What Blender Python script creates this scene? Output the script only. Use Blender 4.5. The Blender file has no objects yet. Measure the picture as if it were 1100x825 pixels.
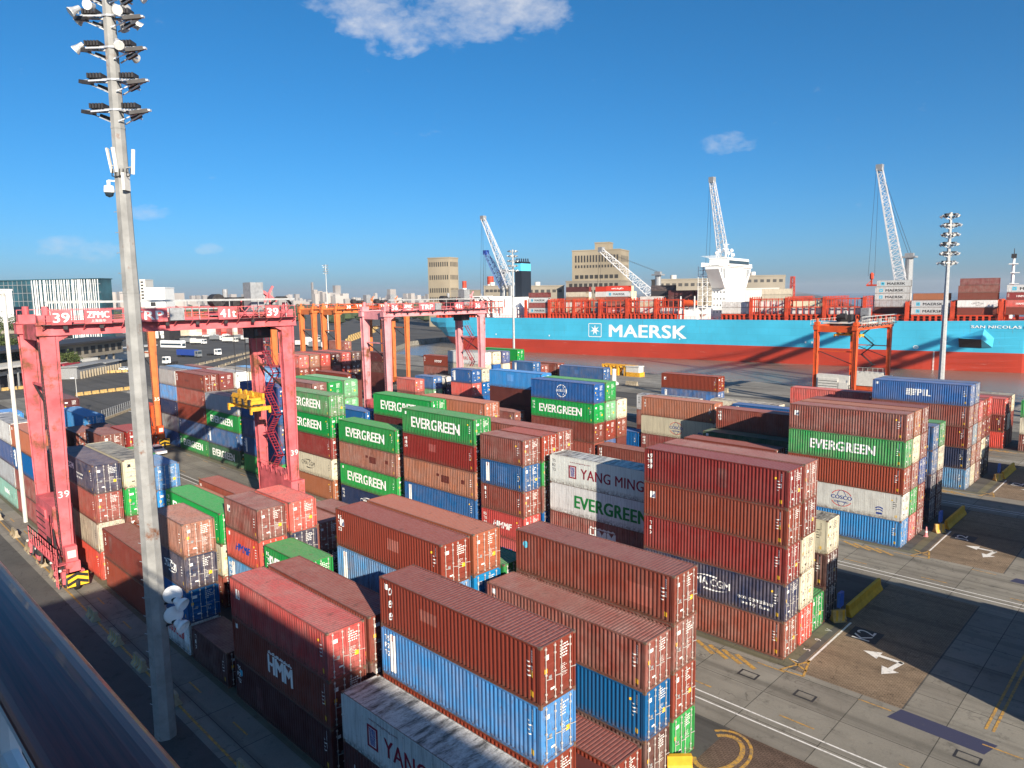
import bpy, bmesh, math, random
from mathutils import Vector, Matrix
random.seed(7)
scene = bpy.context.scene
C = scene.collection
R = math.radians

# ------------------------------------------------------------------ camera
F, YAW, PITCH, ROLL, CAMH = 768.6, R(44.5246), R(7.0629), R(-0.8135), 26.87
FWD = Vector((-math.sin(YAW)*math.cos(PITCH), math.cos(YAW)*math.cos(PITCH), -math.sin(PITCH)))
_r = Vector((math.cos(YAW), math.sin(YAW), 0)); _u = _r.cross(FWD)
RGT = math.cos(ROLL)*_r + math.sin(ROLL)*_u
UPV = -math.sin(ROLL)*_r + math.cos(ROLL)*_u
EYE = Vector((0, 0, CAMH))
cam = bpy.data.cameras.new('camera'); camo = bpy.data.objects.new('camera', cam); C.objects.link(camo)
cam.sensor_width = 36; cam.lens = 36*F/1100; cam.clip_start = 0.05; cam.clip_end = 60000
m = Matrix((RGT, UPV, -FWD)).transposed().to_4x4(); m.translation = EYE
camo.matrix_world = m
scene.camera = camo

# ------------------------------------------------------------------ light
SUN = Vector((2.6, -1.0, 1.12)).normalized()
SUN_ELEV = math.asin(SUN.z); SUN_ROT = math.atan2(SUN.x, SUN.y)
sl = bpy.data.lights.new('sun', 'SUN'); sl.energy = 5.0; sl.angle = R(0.53); sl.color = (1.0, 0.89, 0.73)
so = bpy.data.objects.new('sun', sl); C.objects.link(so); so.rotation_euler = SUN.to_track_quat('Z', 'Y').to_euler()
W = bpy.data.worlds.new('World'); scene.world = W; W.use_nodes = True
scene.view_settings.view_transform = 'Standard'; scene.view_settings.look = 'None'
scene.view_settings.gamma = 1; scene.view_settings.exposure = 0.90
scene.cycles.use_denoising = True; scene.cycles.max_bounces = 6
scene.cycles.diffuse_bounces = 3; scene.cycles.glossy_bounces = 3

class NT:
    def __init__(s, tree): s.t = tree; s.n = tree.nodes; s.l = tree.links
    def add(s, typ, **kw):
        n = s.n.new(typ)
        for k, v in kw.items():
            if k.startswith('i_'): n.inputs[k[2:].replace('_', ' ')].default_value = v
            else: setattr(n, k, v)
        return n
    def link(s, a, b): s.l.new(a, b)
    def math(s, op, a, b=None, clamp=False):
        n = s.n.new('ShaderNodeMath'); n.operation = op; n.use_clamp = clamp
        for i, v in enumerate((a, b)):
            if v is None: continue
            if isinstance(v, (int, float)): n.inputs[i].default_value = v
            else: s.l.new(v, n.inputs[i])
        return n.outputs[0]
    def mix(s, fac, a, b, mode='MIX'):
        n = s.n.new('ShaderNodeMix'); n.data_type = 'RGBA'; n.blend_type = mode
        for i, v in ((0, fac), (6, a), (7, b)):
            if isinstance(v, (int, float)): n.inputs[i].default_value = v
            elif isinstance(v, tuple): n.inputs[i].default_value = (*v[:3], 1)
            else: s.l.new(v, n.inputs[i])
        return n.outputs[2]
    def ramp(s, fac, stops):
        n = s.n.new('ShaderNodeValToRGB'); e = n.color_ramp.elements
        while len(e) < len(stops): e.new(0.5)
        for q, (p, c) in zip(e, stops):
            q.position = p; q.color = (c, c, c, 1) if isinstance(c, (int, float)) else (*c[:3], 1)
        s.l.new(fac, n.inputs[0]); return n.outputs[0]
    def noise(s, vec, scale, detail=3, rough=0.55):
        n = s.n.new('ShaderNodeTexNoise'); n.inputs['Scale'].default_value = scale
        n.inputs['Detail'].default_value = detail; n.inputs['Roughness'].default_value = rough
        if vec is not None: s.l.new(vec, n.inputs['Vector'])
        return n.outputs[0]

# sky: Nishita, with a few small fair-weather clouds given by direction
w = NT(W.node_tree); bg = w.n['Background']
sky = w.add('ShaderNodeTexSky', sky_type='NISHITA'); sky.sun_disc = False
sky.sun_elevation = SUN_ELEV; sky.sun_rotation = SUN_ROT
sky.altitude = 0; sky.air_density = 0.8; sky.dust_density = 1.0; sky.ozone_density = 9.0
hs = w.add('ShaderNodeHueSaturation'); hs.inputs['Hue'].default_value = 0.488; hs.inputs['Saturation'].default_value = 1.09
w.link(sky.outputs[0], hs.inputs['Color'])
tc = w.add('ShaderNodeTexCoord'); gen = tc.outputs['Generated']
def pix_dir(u, v): return (FWD + (u-550)/F*RGT - (v-412.5)/F*UPV).normalized()
def cloud(u, v, rx, ry, thr, scale, peak):
    d = pix_dir(u, v); ex = Vector((0, 0, 1)).cross(d).normalized() * -1; ey = d.cross(ex) * -1
    def dot(vec):
        n = w.add('ShaderNodeVectorMath', operation='DOT_PRODUCT'); w.link(gen, n.inputs[0]); n.inputs[1].default_value = vec
        return n.outputs['Value']
    a = w.math('DIVIDE', dot(ex), rx); b = w.math('DIVIDE', dot(ey), ry)
    r2 = w.math('ADD', w.math('MULTIPLY', a, a), w.math('MULTIPLY', b, b))
    mask = w.math('SUBTRACT', 1.0, r2, True)
    front = w.math('GREATER_THAN', dot(d), 0.0)
    mp = w.add('ShaderNodeMapping'); mp.inputs['Scale'].default_value = (1, 1, 1.9); w.link(gen, mp.inputs[0])
    nz = w.noise(mp.outputs[0], scale, 7, 0.6)
    nz2 = w.noise(mp.outputs[0], scale*3.7, 6, 0.65)
    k = w.math('ADD', w.math('MULTIPLY', w.math('SQRT', mask), 0.5), w.math('ADD', w.math('MULTIPLY', nz, 1.15), w.math('MULTIPLY', nz2, .32)))
    k = w.math('MULTIPLY', w.math('SUBTRACT', k, thr+.33), 2.6, True)
    return w.math('MULTIPLY', w.math('MULTIPLY', k, front), peak)
fac = None
for args in ((462, -14, .215, .075, .69, 9, .8), (415, 28, .075, .04, .69, 14, .75), (545, 10, .10, .05, .72, 13, .65), (782, 154, .045, .016, .62, 26, .38), (85, 268, .05, .02, .64, 24, .3),
             (158, 228, .03, .012, .64, 30, .3), (225, 268, .02, .01, .66, 30, .3)):
    c = cloud(*args); fac = c if fac is None else w.math('MAXIMUM', fac, c)
w.link(w.mix(fac, hs.outputs[0], (6.2, 6.2, 6.35)), bg.inputs[0]); bg.inputs[1].default_value = 0.074

# ------------------------------------------------------------------ helpers
def px_z(u, v, z):
    d = pix_dir(u, v); return EYE + d*((z-CAMH)/d.z)
def px_y(u, v, y):
    d = pix_dir(u, v); return EYE + d*(y/d.y)
def px_d(u, v, dep):
    d = pix_dir(u, v); return EYE + d*(dep/d.dot(FWD))

class MB:
    def __init__(s): s.v = []; s.f = []; s.m = []
    def face(s, pts, mi=0):
        b = len(s.v); s.v += [tuple(p) for p in pts]; s.f.append(tuple(range(b, b+len(pts)))); s.m.append(mi)
    def box(s, x0, x1, y0, y1, z0, z1, mi=0):
        b = len(s.v)
        s.v += [(x0,y0,z0),(x1,y0,z0),(x1,y1,z0),(x0,y1,z0),(x0,y0,z1),(x1,y0,z1),(x1,y1,z1),(x0,y1,z1)]
        for f in ((0,3,2,1),(4,5,6,7),(0,1,5,4),(1,2,6,5),(2,3,7,6),(3,0,4,7)):
            s.f.append(tuple(b+i for i in f)); s.m.append(mi)
    def beam(s, p, q, w, h=None, mi=0, up=(0,0,1), w2=None, h2=None):
        p = Vector(p); q = Vector(q); h = h or w; d = (q-p).normalized(); up = Vector(up)
        if abs(d.dot(up)) > .99: up = Vector((1,0,0))
        a = d.cross(up).normalized(); b = a.cross(d); k = len(s.v)
        for o, ww, hh in ((p, w, h), (q, w2 or w, h2 or h)):
            for sa, sb in ((-1,-1),(1,-1),(1,1),(-1,1)): s.v.append(tuple(o + a*(sa*ww/2) + b*(sb*hh/2)))
        for f in ((0,1,2,3),(7,6,5,4),(0,4,5,1),(1,5,6,2),(2,6,7,3),(3,7,4,0)):
            s.f.append(tuple(k+i for i in f)); s.m.append(mi)
    def tube(s, p, q, r, r2=None, n=8, mi=0, cap=True):
        p = Vector(p); q = Vector(q); r2 = r if r2 is None else r2; d = (q-p).normalized()
        a = d.orthogonal().normalized(); b = d.cross(a); k = len(s.v)
        for o, rr in ((p, r), (q, r2)):
            for i in range(n):
                t = 2*math.pi*i/n; s.v.append(tuple(o + a*(rr*math.cos(t)) + b*(rr*math.sin(t))))
        for i in range(n):
            j = (i+1) % n; s.f.append((k+i, k+j, k+n+j, k+n+i)); s.m.append(mi)
        if cap:
            s.f.append(tuple(k+n-1-i for i in range(n))); s.m.append(mi)
            s.f.append(tuple(k+n+i for i in range(n))); s.m.append(mi)
    def path(s, pts, r, n=6, mi=0):
        for a, b in zip(pts, pts[1:]): s.tube(a, b, r, None, n, mi)
    def prism(s, poly, z0, z1, mi=0, top=None):
        k = len(s.v); n = len(poly)
        s.v += [(x, y, z0) for x, y in poly] + [(x, y, z1) for x, y in poly]
        for i in range(n):
            j = (i+1) % n; s.f.append((k+i, k+j, k+n+j, k+n+i)); s.m.append(mi)
        s.f.append(tuple(k+n-1-i for i in range(n))); s.m.append(mi)
        s.f.append(tuple(k+n+i for i in range(n))); s.m.append(mi if top is None else top)
    def lathe(s, prof, c=(0,0,0), n=14, mi=0, ax='z'):
        k = len(s.v)
        for r, z in prof:
            for i in range(n):
                t = 2*math.pi*i/n; a, b = r*math.cos(t), r*math.sin(t)
                p = (a, b, z) if ax == 'z' else ((z, a, b) if ax == 'x' else (b, z, a))
                s.v.append((p[0]+c[0], p[1]+c[1], p[2]+c[2]))
        for j in range(len(prof)-1):
            for i in range(n):
                i2 = (i+1) % n
                s.f.append((k+j*n+i, k+j*n+i2, k+(j+1)*n+i2, k+(j+1)*n+i)); s.m.append(mi)
    def lattice(s, p, q, w0, w1, r, n, mi=0, up=(0,0,1)):
        p = Vector(p); q = Vector(q); d = (q-p).normalized(); a = d.cross(Vector(up)).normalized(); b = a.cross(d)
        L_ = (q-p).length; rows = []
        for i in range(n+1):
            t = i/n; ww = (w0+(w1-w0)*t)/2; o = p + d*(L_*t)
            rows.append([o+a*ww+b*ww, o-a*ww+b*ww, o-a*ww-b*ww, o+a*ww-b*ww])
        for i in range(n):
            for k in range(4):
                s.beam(rows[i][k], rows[i+1][k], r*1.7, None, mi)
                s.beam(rows[i][k], rows[i+1][(k+1) % 4] if i % 2 else rows[i+1][(k+3) % 4], r, None, mi)
                s.beam(rows[i+1][k], rows[i+1][(k+1) % 4], r*.8, None, mi)
    def mesh(s, name, mats, smooth=False):
        me = bpy.data.meshes.new(name); me.from_pydata(s.v, [], s.f)
        for mt in mats: me.materials.append(mt)
        me.polygons.foreach_set('material_index', s.m)
        if smooth: me.polygons.foreach_set('use_smooth', [True]*len(s.f))
        me.update(); return me
    def build(s, name, mats, parent=None, smooth=False, loc=None):
        if not isinstance(mats, (list, tuple)): mats = [mats]
        o = bpy.data.objects.new(name, s.mesh(name, mats, smooth)); C.objects.link(o)
        if parent: o.parent = parent
        if loc: o.location = loc
        return o
def tag(o, label=None, cat=None, group=None, kind=None):
    if label: o['label'] = label
    if cat: o['category'] = cat
    if group: o['group'] = group
    if kind: o['kind'] = kind
    return o
def thing(name, label, cat, loc=(0,0,0), rz=0, group=None):
    o = bpy.data.objects.new(name, None); C.objects.link(o); o.location = loc; o.rotation_euler = (0, 0, rz)
    o.empty_display_size = .5
    return tag(o, label, cat, group)
def copy_tree(o, parent=None):
    c = o.copy(); C.objects.link(c)
    if parent: c.parent = parent
    for ch in list(o.children): copy_tree(ch, c)
    return c
def inst(me, name, parent, loc=(0,0,0), color=None):
    o = bpy.data.objects.new(name, me); C.objects.link(o); o.parent = parent; o.location = loc
    if color: o.color = color if len(color) == 4 else (*color[:3], .4)
    return o

# ------------------------------------------------------------------ materials
def mat(name, col, rough=.55, metal=0, vary=.12, scale=3.0, rust=0, coat=0, coord='Object', spec=.35, bump=0):
    mt = bpy.data.materials.new(name); mt.use_nodes = True; t = NT(mt.node_tree); b = t.n['Principled BSDF']
    tcn = t.add('ShaderNodeTexCoord'); vec = tcn.outputs['Object' if coord == 'World' else coord]
    if coord == 'World': vec = t.add('ShaderNodeNewGeometry').outputs['Position']
    n = t.noise(vec, scale, 4); lo = tuple(c*(1-vary*1.6) for c in col); hi = tuple(min(1, c*(1+vary)) for c in col)
    c = t.ramp(n, [(.3, lo), (.7, hi)])
    if rust:
        n2 = t.noise(vec, scale*.6, 6, .7); c = t.mix(t.ramp(n2, [(.62-rust*.2, 0.), (.74-rust*.2, 1.)]), c, (.16, .06, .025))
    t.link(c, b.inputs['Base Color']); b.inputs['Roughness'].default_value = rough; b.inputs['Metallic'].default_value = metal
    b.inputs['Specular IOR Level'].default_value = spec
    if coat: b.inputs['Coat Weight'].default_value = coat
    if bump:
        bp = t.add('ShaderNodeBump'); bp.inputs['Strength'].default_value = bump; bp.inputs['Distance'].default_value = .02
        t.link(t.noise(vec, scale*6, 4), bp.inputs['Height']); t.link(bp.outputs[0], b.inputs['Normal'])
    return mt
M = {}
def paint_mat(attr=False):
    """Container paint: the colour is the object's own, worn by dust and painted sky reflection on flat roofs, streaks and rust."""
    mt = bpy.data.materials.new('container_paint'); mt.use_nodes = True; t = NT(mt.node_tree); b = t.n['Principled BSDF']
    oi = t.add('ShaderNodeObjectInfo') if not attr else t.add('ShaderNodeVertexColor', layer_name='paint'); loc_ = t.add('ShaderNodeObjectInfo').outputs['Location']; geo = t.add('ShaderNodeNewGeometry'); tcn = t.add('ShaderNodeTexCoord')
    off = t.add('ShaderNodeVectorMath', operation='ADD'); t.link(tcn.outputs['Object'], off.inputs[0])
    sc = t.add('ShaderNodeVectorMath', operation='SCALE'); t.link(loc_, sc.inputs[0]); sc.inputs['Scale'].default_value = .37
    t.link(sc.outputs[0], off.inputs[1]); vec = off.outputs[0]
    n1 = t.noise(vec, .8, 4); n2 = t.noise(vec, 5, 5, .65)
    mp = t.add('ShaderNodeMapping'); mp.inputs['Scale'].default_value = (7, 7, .35); t.link(vec, mp.inputs[0]); n3 = t.noise(mp.outputs[0], 1.3, 3)
    wear = oi.outputs['Alpha']          # each box has its own amount of wear
    hsv = t.add('ShaderNodeHueSaturation'); t.link(oi.outputs['Color'], hsv.inputs['Color']); t.link(t.math('SUBTRACT', 1.02, t.math('MULTIPLY', wear, .16)), hsv.inputs['Saturation']); t.link(t.math('ADD', .94, t.math('MULTIPLY', wear, .16)), hsv.inputs['Value'])
    c = t.mix(t.math('MULTIPLY', t.ramp(n1, [(.35, 0.), (.7, .5)]), wear), hsv.outputs[0], (.33, .25, .22))
    c = t.mix(t.math('MULTIPLY', t.ramp(n3, [(.45, 0.), (.72, .95)]), t.math('ADD', .25, wear)), c, t.mix(.55, c, (.045, .025, .018)))
    sx = t.add('ShaderNodeSeparateXYZ'); t.link(geo.outputs['Normal'], sx.inputs[0])
    up = t.ramp(sx.outputs['Z'], [(.55, 0.), (.9, 1.)])
    dust_sheen = t.math('MULTIPLY', up, t.ramp(n2, [(.3, .08), (.7, .30)])); c = t.mix(dust_sheen, c, (.42, .33, .31))  # paler roofs: real dusting plus the glancing sky reflection painted in
    mp2 = t.add('ShaderNodeMapping'); mp2.inputs['Scale'].default_value = (1.2, .5, 1); t.link(vec, mp2.inputs[0]); n4 = t.noise(mp2.outputs[0], 1.6, 6, .7)
    c = t.mix(t.math('MULTIPLY', up, t.ramp(n4, [(.6, 0.), (.68, .7)])), c, (.10, .05, .04))
    lum = t.ramp(oi.outputs['Color'], [(.3, 0.), (.45, 1.)])   # pale roofs carry sooty cross streaks
    mp3 = t.add('ShaderNodeMapping'); mp3.inputs['Scale'].default_value = (2.2, .5, 1); t.link(vec, mp3.inputs[0]); n5 = t.noise(mp3.outputs[0], 1.1, 8, .72)
    c = t.mix(t.math('MULTIPLY', t.math('MULTIPLY', up, lum), t.ramp(n5, [(.44, .12), (.62, .95)])), c, (.05, .045, .04))
    c = t.mix(t.math('MULTIPLY', t.ramp(n2, [(.60, 0.), (.68, .9)]), wear), c, (.13, .055, .03))
    sz = t.add('ShaderNodeSeparateXYZ'); t.link(tcn.outputs['Object'], sz.inputs[0]); low = t.ramp(sz.outputs['Z'], [(.10, 1.), (.55, 0.)])   # grime and rust gather on the lower rails
    c = t.mix(t.math('MULTIPLY', low, t.ramp(n2, [(.36, .0), (.6, .75)])), c, (.09, .055, .038))
    bmp = t.add('ShaderNodeBump'); bmp.inputs['Strength'].default_value = .7; bmp.inputs['Distance'].default_value = .03; t.link(t.noise(vec, 1.7, 2), bmp.inputs['Height']); t.link(bmp.outputs[0], b.inputs['Normal'])
    t.link(c, b.inputs['Base Color']); b.inputs['Roughness'].default_value = .5; b.inputs['Specular IOR Level'].default_value = .3
    return mt
M['paint'] = paint_mat(); M['paint_many'] = paint_mat(True)
M['frame'] = mat('container_frame_steel', (.16, .11, .085), .6, 0, .3, 4, .5)
M['rod'] = mat('galvanised_rod', (.62, .58, .54), .45, .3, .15, 9, .2)
M['gasket'] = mat('door_gasket', (.02, .02, .02), .8)
M['white'] = mat('white_lettering', (.82, .81, .78), .5, 0, .06, 2)
M['yellow'] = mat('yellow_sticker', (.80, .48, .03), .5)
M['black'] = mat('black_rubber', (.018, .018, .02), .7)
M['tgreen'] = mat('green_lettering', (.015, .22, .05), .5)
M['tred'] = mat('dark_red_lettering', (.30, .015, .035), .5)
M['tblue'] = mat('blue_lettering', (.02, .06, .30), .5)
M['tredb'] = mat('red_lettering', (.62, .03, .03), .5)
M['tcyan'] = mat('light_blue_lettering', (.10, .45, .62), .5)
M['tblack'] = mat('black_lettering', (.02, .02, .025), .5)
M['pink'] = mat('faded_red_crane_paint', (.61, .125, .14), .6, 0, .24, .55, .42)
M['pink2'] = mat('faded_pink_crane_paint', (.68, .27, .29), .6, 0, .16, .5, .22)
M['pinkdark'] = mat('dark_red_crane_paint', (.34, .03, .05), .6, 0, .15, 1)
M['orange'] = mat('orange_crane_paint', (.62, .085, .018), .55, 0, .12, .8, .1)
M['orange2'] = mat('weathered_orange_crane_paint', (.60, .16, .045), .55, 0, .1, .8, .1)
M['shiporange'] = mat('orange_red_lashing_steel', (.52, .055, .02), .6, 0, .2, .5, .1)
M['spreader'] = mat('yellow_spreader_paint', (.72, .36, .03), .5, 0, .15, 2, .25)
M['steel'] = mat('grey_steel', (.32, .33, .34), .5, .3, .15, 3, .1)
M['galv'] = mat('galvanised_steel', (.50, .50, .49), .45, .4, .12, 3)
M['dark'] = mat('dark_machinery', (.035, .033, .035), .6, 0, .3, 3)
M['glass'] = mat('dark_window_glass', (.03, .05, .07), .1, 0, .2, .3, spec=.7)
M['wpaint'] = mat('white_ship_paint', (.80, .80, .78), .45, 0, .04, .3)
M['ivory'] = mat('off_white_paint', (.62, .60, .55), .5, 0, .08, 2)
M['silver'] = mat('silver_lamp_housing', (.60, .60, .60), .35, .5, .1, 4)
# ------------------------------------------------------------------ setting: ground, water, yard surfaces
def ground_mat(name, base, kind):
    mt = bpy.data.materials.new(name); mt.use_nodes = True; t = NT(mt.node_tree); b = t.n['Principled BSDF']
    pos = t.add('ShaderNodeNewGeometry').outputs['Position']
    big = t.noise(pos, .05, 5, .6); mid = t.noise(pos, .5, 5, .6); fine = t.noise(pos, 7, 4, .7)
    c = t.mix(t.ramp(big, [(.35, 0.), (.65, 1.)]), tuple(x*.72 for x in base), tuple(x*1.18 for x in base))
    c = t.mix(t.ramp(mid, [(.48, 0.), (.7, .5)]), c, tuple(x*.55 for x in base))
    c = t.mix(t.ramp(fine, [(.3, 0.), (.8, .3)]), c, tuple(min(1, x*1.5) for x in base))
    # tyre-darkened tracks running with the lanes
    mp = t.add('ShaderNodeMapping'); mp.inputs['Scale'].default_value = (.012, 1.0, 1); t.link(pos, mp.inputs[0])
    tr = t.noise(mp.outputs[0], .55, 4, .6); c = t.mix(t.ramp(tr, [(.50, 0.), (.66, .62)]), c, tuple(x*.40 for x in base))
    st = t.noise(pos, .9, 7, .72); c = t.mix(t.ramp(st, [(.56, 0.), (.70, .65)]), c, tuple(x*.30 for x in base))      # oil and rubber stains
    vo = t.add('ShaderNodeTexVoronoi', feature='DISTANCE_TO_EDGE'); vo.inputs['Scale'].default_value = .16
    wob = t.add('ShaderNodeVectorMath', operation='ADD'); wn = t.add('ShaderNodeTexNoise'); wn.inputs['Scale'].default_value = .8; t.link(pos, wn.inputs['Vector']); ws = t.add('ShaderNodeVectorMath', operation='SCALE'); ws.inputs['Scale'].default_value = 2.2; t.link(wn.outputs['Color'], ws.inputs[0]); t.link(pos, wob.inputs[0]); t.link(ws.outputs[0], wob.inputs[1]); t.link(wob.outputs[0], vo.inputs['Vector'])
    crk = t.math('MULTIPLY', t.ramp(vo.outputs['Distance'], [(.0, 1.), (.006, 0.)]), t.ramp(big, [(.45, 0.), (.6, .8)])); c = t.mix(crk, c, tuple(x*.25 for x in base))
    h = fine
    if kind in ('slab', 'paver'):
        br = t.add('ShaderNodeTexBrick'); br.inputs['Scale'].default_value = 1
        mp2 = t.add('ShaderNodeMapping'); t.link(pos, mp2.inputs[0]); t.link(mp2.outputs[0], br.inputs['Vector'])
        if kind == 'slab': br.inputs['Brick Width'].default_value = 5.0; br.inputs['Row Height'].default_value = 3.4; br.inputs['Mortar Size'].default_value = .03; br.offset = 0
        else: br.inputs['Brick Width'].default_value = .30; br.inputs['Row Height'].default_value = .15; br.inputs['Mortar Size'].default_value = .014
        br.inputs['Color1'].default_value = (1, 1, 1, 1); br.inputs['Color2'].default_value = (.80, .78, .78, 1); br.inputs['Mortar'].default_value = (.32, .32, .32, 1)
        c = t.mix(1.0, c, br.outputs['Color'], 'MULTIPLY')
    t.link(c, b.inputs['Base Color']); b.inputs['Roughness'].default_value = .85; b.inputs['Specular IOR Level'].default_value = .25
    bp = t.add('ShaderNodeBump'); bp.inputs['Strength'].default_value = .35; bp.inputs['Distance'].default_value = .03
    t.link(h, bp.inputs['Height']); t.link(bp.outputs[0], b.inputs['Normal'])
    return mt
M['asphalt'] = ground_mat('old_asphalt', (.095, .09, .082), 'asphalt')
M['quaytop'] = ground_mat('quay_concrete', (.28, .265, .23), 'slab')
M['slab'] = ground_mat('concrete_slabs', (.255, .238, .20), 'slab')
M['paver'] = ground_mat('brick_pavers', (.27, .20, .135), 'paver')
M['redpaver'] = ground_mat('reddish_pavers', (.17, .115, .085), 'paver')
M['weeds'] = ground_mat('weedy_gravel', (.14, .13, .085), 'asphalt')
M['land'] = ground_mat('far_land', (.12, .12, .10), 'asphalt')

def sheet(name, pts, z, mt):
    b = MB(); b.face([(x, y, z) for x, y in pts]); o = b.build(name, mt); return tag(o, kind='structure')
Q = 204.0     # quay edge of the basin
sheet('ground', [(320, 8.5), (320, Q), (-292, Q), (-348, 266), (-362, 302), (-50, 346), (-62, 372), (-1300, 3400), (-12500, 30000), (-30000, 30000), (-30000, 8.5)], 0, M['asphalt'])
b = MB()
for p, q in (((320, Q), (-292, Q)), ((-292, Q), (-348, 266)), ((-348, 266), (-362, 302)), ((320, 8.5), (-700, 8.5)), ((-362, 302), (-50, 346)), ((-50, 346), (-62, 372)), ((-62, 372), (-1300, 3400))):
    b.face([(*p, -4), (*q, -4), (*q, -.004), (*p, -.004)])
tag(b.build('quay_wall', M['quaytop']), kind='structure')
wm = bpy.data.materials.new('river_water'); wm.use_nodes = True; t = NT(wm.node_tree); bs = t.n['Principled BSDF']
pos = t.add('ShaderNodeNewGeometry').outputs['Position']
mp = t.add('ShaderNodeMapping'); mp.inputs['Scale'].default_value = (.6, 1, 1); t.link(pos, mp.inputs[0])
bp = t.add('ShaderNodeBump'); bp.inputs['Strength'].default_value = .8; bp.inputs['Distance'].default_value = .16
t.link(t.noise(mp.outputs[0], .9, 5, .65), bp.inputs['Height']); t.link(bp.outputs[0], bs.inputs['Normal'])
t.link(t.mix(t.ramp(t.noise(pos, .02, 3), [(.4, 0.), (.6, 1.)]), (.15, .13, .105), (.19, .165, .13)), bs.inputs['Base Color']); bs.inputs['Roughness'].default_value = .24; bs.inputs['Specular IOR Level'].default_value = .4
wb = MB(); wb.face([(-30000, -3000, -2.6), (30000, -3000, -2.6), (30000, 30000, -2.6), (-30000, 30000, -2.6)])
tag(wb.build('water', wm), kind='structure')

LY = {1: 19.35, 2: 49.1, 3: 79.7, 4: 109.2, 5: 142.0}       # front face of each container block
PITCH = 2.75
# concrete runways along the blocks, brick roads across their ends
for k, (y0, y1) in enumerate(((15.6, 19.0), (38.8, 48.3), (69.2, 78.9), (99.6, 108.3), (130, 140.8), (161, 171))):
    sheet('concrete_runway', [(60, y0), (60, y1), (-240, y1), (-240, y0)], .004, M['slab'])
for y0, y1 in ((19.0, 38.8), (48.3, 69.2), (78.9, 99.6), (108.3, 130), (140.8, 161)):
    sheet('cross_road', [(-19.6, y0), (-19.6, y1), (-12.6, y1), (-12.6, y0)], .004, M['paver'] if y0 > 40 else M['redpaver'])
    sheet('cross_road', [(-12.5, y0), (-12.5, y1), (1, y1), (1, y0)], .004, M['slab'])
    sheet('weedy_verge', [(-20.1, y0+.1), (-20.1, y0+9), (-20.9, y0+9), (-20.9, y0+.1)], .008, M['weeds'])
    sheet('weedy_verge', [(-20.9, y0-.05), (-20.9, y0+.7), (-240, y0+.7), (-240, y0-.05)], .008, M['weeds'])
sheet('quay_apron', [(320, 174), (320, Q), (-292, Q), (-292, 174)], .004, M['quaytop'])

def worn(name, col, thr=.5, op=.8):
    mt = bpy.data.materials.new(name); mt.use_nodes = True; t = NT(mt.node_tree); b = t.n['Principled BSDF']
    pos = t.add('ShaderNodeNewGeometry').outputs['Position']
    f = t.ramp(t.noise(pos, 3.2, 6, .75), [(thr-.12, 1-op), (thr+.06, 1.)])
    t.link(t.mix(f, (.12, .11, .10), col), b.inputs['Base Color']); b.inputs['Roughness'].default_value = .7
    return mt
M['rwhite'] = worn('worn_white_road_paint', (.72, .70, .66), .42)
M['ryellow'] = worn('worn_yellow_road_paint', (.55, .30, .05), .50)
M['rblack'] = worn('black_road_paint', (.025, .025, .028), .4, .6)
M['rplate'] = worn('dark_blue_steel_plate', (.040, .042, .085), .35, .7)
def mark(name, rects, z, mt):
    b = MB()
    for r in rects:
        if len(r) == 4 and not isinstance(r[0], tuple): x0, x1, y0, y1 = r; b.face([(x0,y0,z),(x1,y0,z),(x1,y1,z),(x0,y1,z)])
        else: b.face([(x, y, z) for x, y in r])
    return tag(b.build(name, mt), kind='structure')
def strip(x0, y0, x1, y1, wd):
    d = Vector((x1-x0, y1-y0)).normalized(); n = Vector((-d.y, d.x))*wd/2
    return ((x0+n.x, y0+n.y), (x0-n.x, y0-n.y), (x1-n.x, y1-n.y), (x1+n.x, y1+n.y))
ww, yy = [], []
for y0 in (40.45, 71.0, 101.2, 132):
    ww += [(-200, 60, y0, y0+.13), (-200, 60, y0+.85, y0+.98)]
for y0 in LY.values():
    ww.append((-19.45, -19.3, y0+1.2, y0+9.6))
    for xx in range(-200, 20, 7): yy += [(xx, xx+2.2, y0-6.9, y0-6.78), (xx+3, xx+5, y0-1.6, y0-1.48)]
    yy += [strip(-20.6+k*1.1, y0-2.6, -21.6+k*1.1-1, y0-1.5, .34) for k in range(-4, 0)]
    yy += [strip(-20.4, y0-1.4, -19.3, y0+1.2, .16), strip(-20.4, y0-1.4, -18.8, y0-1.2, .16), strip(-18.8, y0-1.2, -19.4, y0+1.3, .16), strip(-20.6, y0+.6, -18.9, y0-.4, .14)]
    yy += [strip(-8.2, y0+.3, -8.2, y0+14, .16), strip(-7.8, y0+.3, -7.8, y0+14, .16)]
yy += [strip(-140, 16.9, -30, 16.0, .16)]
yy += [strip(-19.0+1.2*math.cos(a/6), 36.2+1.9*math.sin(a/6), -19.0+1.2*math.cos((a+1)/6), 36.2+1.9*math.sin((a+1)/6), .3) for a in range(-14, 14)]
yy += [strip(-19.0+1.7*math.cos(a/6), 36.2+2.4*math.sin(a/6), -19.0+1.7*math.cos((a+1)/6), 36.2+2.4*math.sin((a+1)/6), .2) for a in range(-14, 14)]
mark('white_road_lines', ww, .012, M['rwhite']); mark('yellow_road_lines', yy, .016, M['ryellow'])
def arrow(cx, cy):
    A = []
    for ang in (R(178), R(258)):
        d = Vector((math.cos(ang), math.sin(ang))); n = Vector((-d.y, d.x)); o = Vector((cx, cy))
        p = o + d*1.5; A.append(strip(o.x-d.x*.1, o.y-d.y*.1, p.x, p.y, .34)); q = p + d*1.15
        A.append(((p.x+n.x*.62, p.y+n.y*.62), (p.x-n.x*.62, p.y-n.y*.62), (q.x, q.y)))
    return A
aw = []
for y0 in (49.1, 79.7, 109.2): aw += arrow(-14.4, y0+5.4)
mark('white_road_arrows', aw, .020, M['rwhite'])
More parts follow.
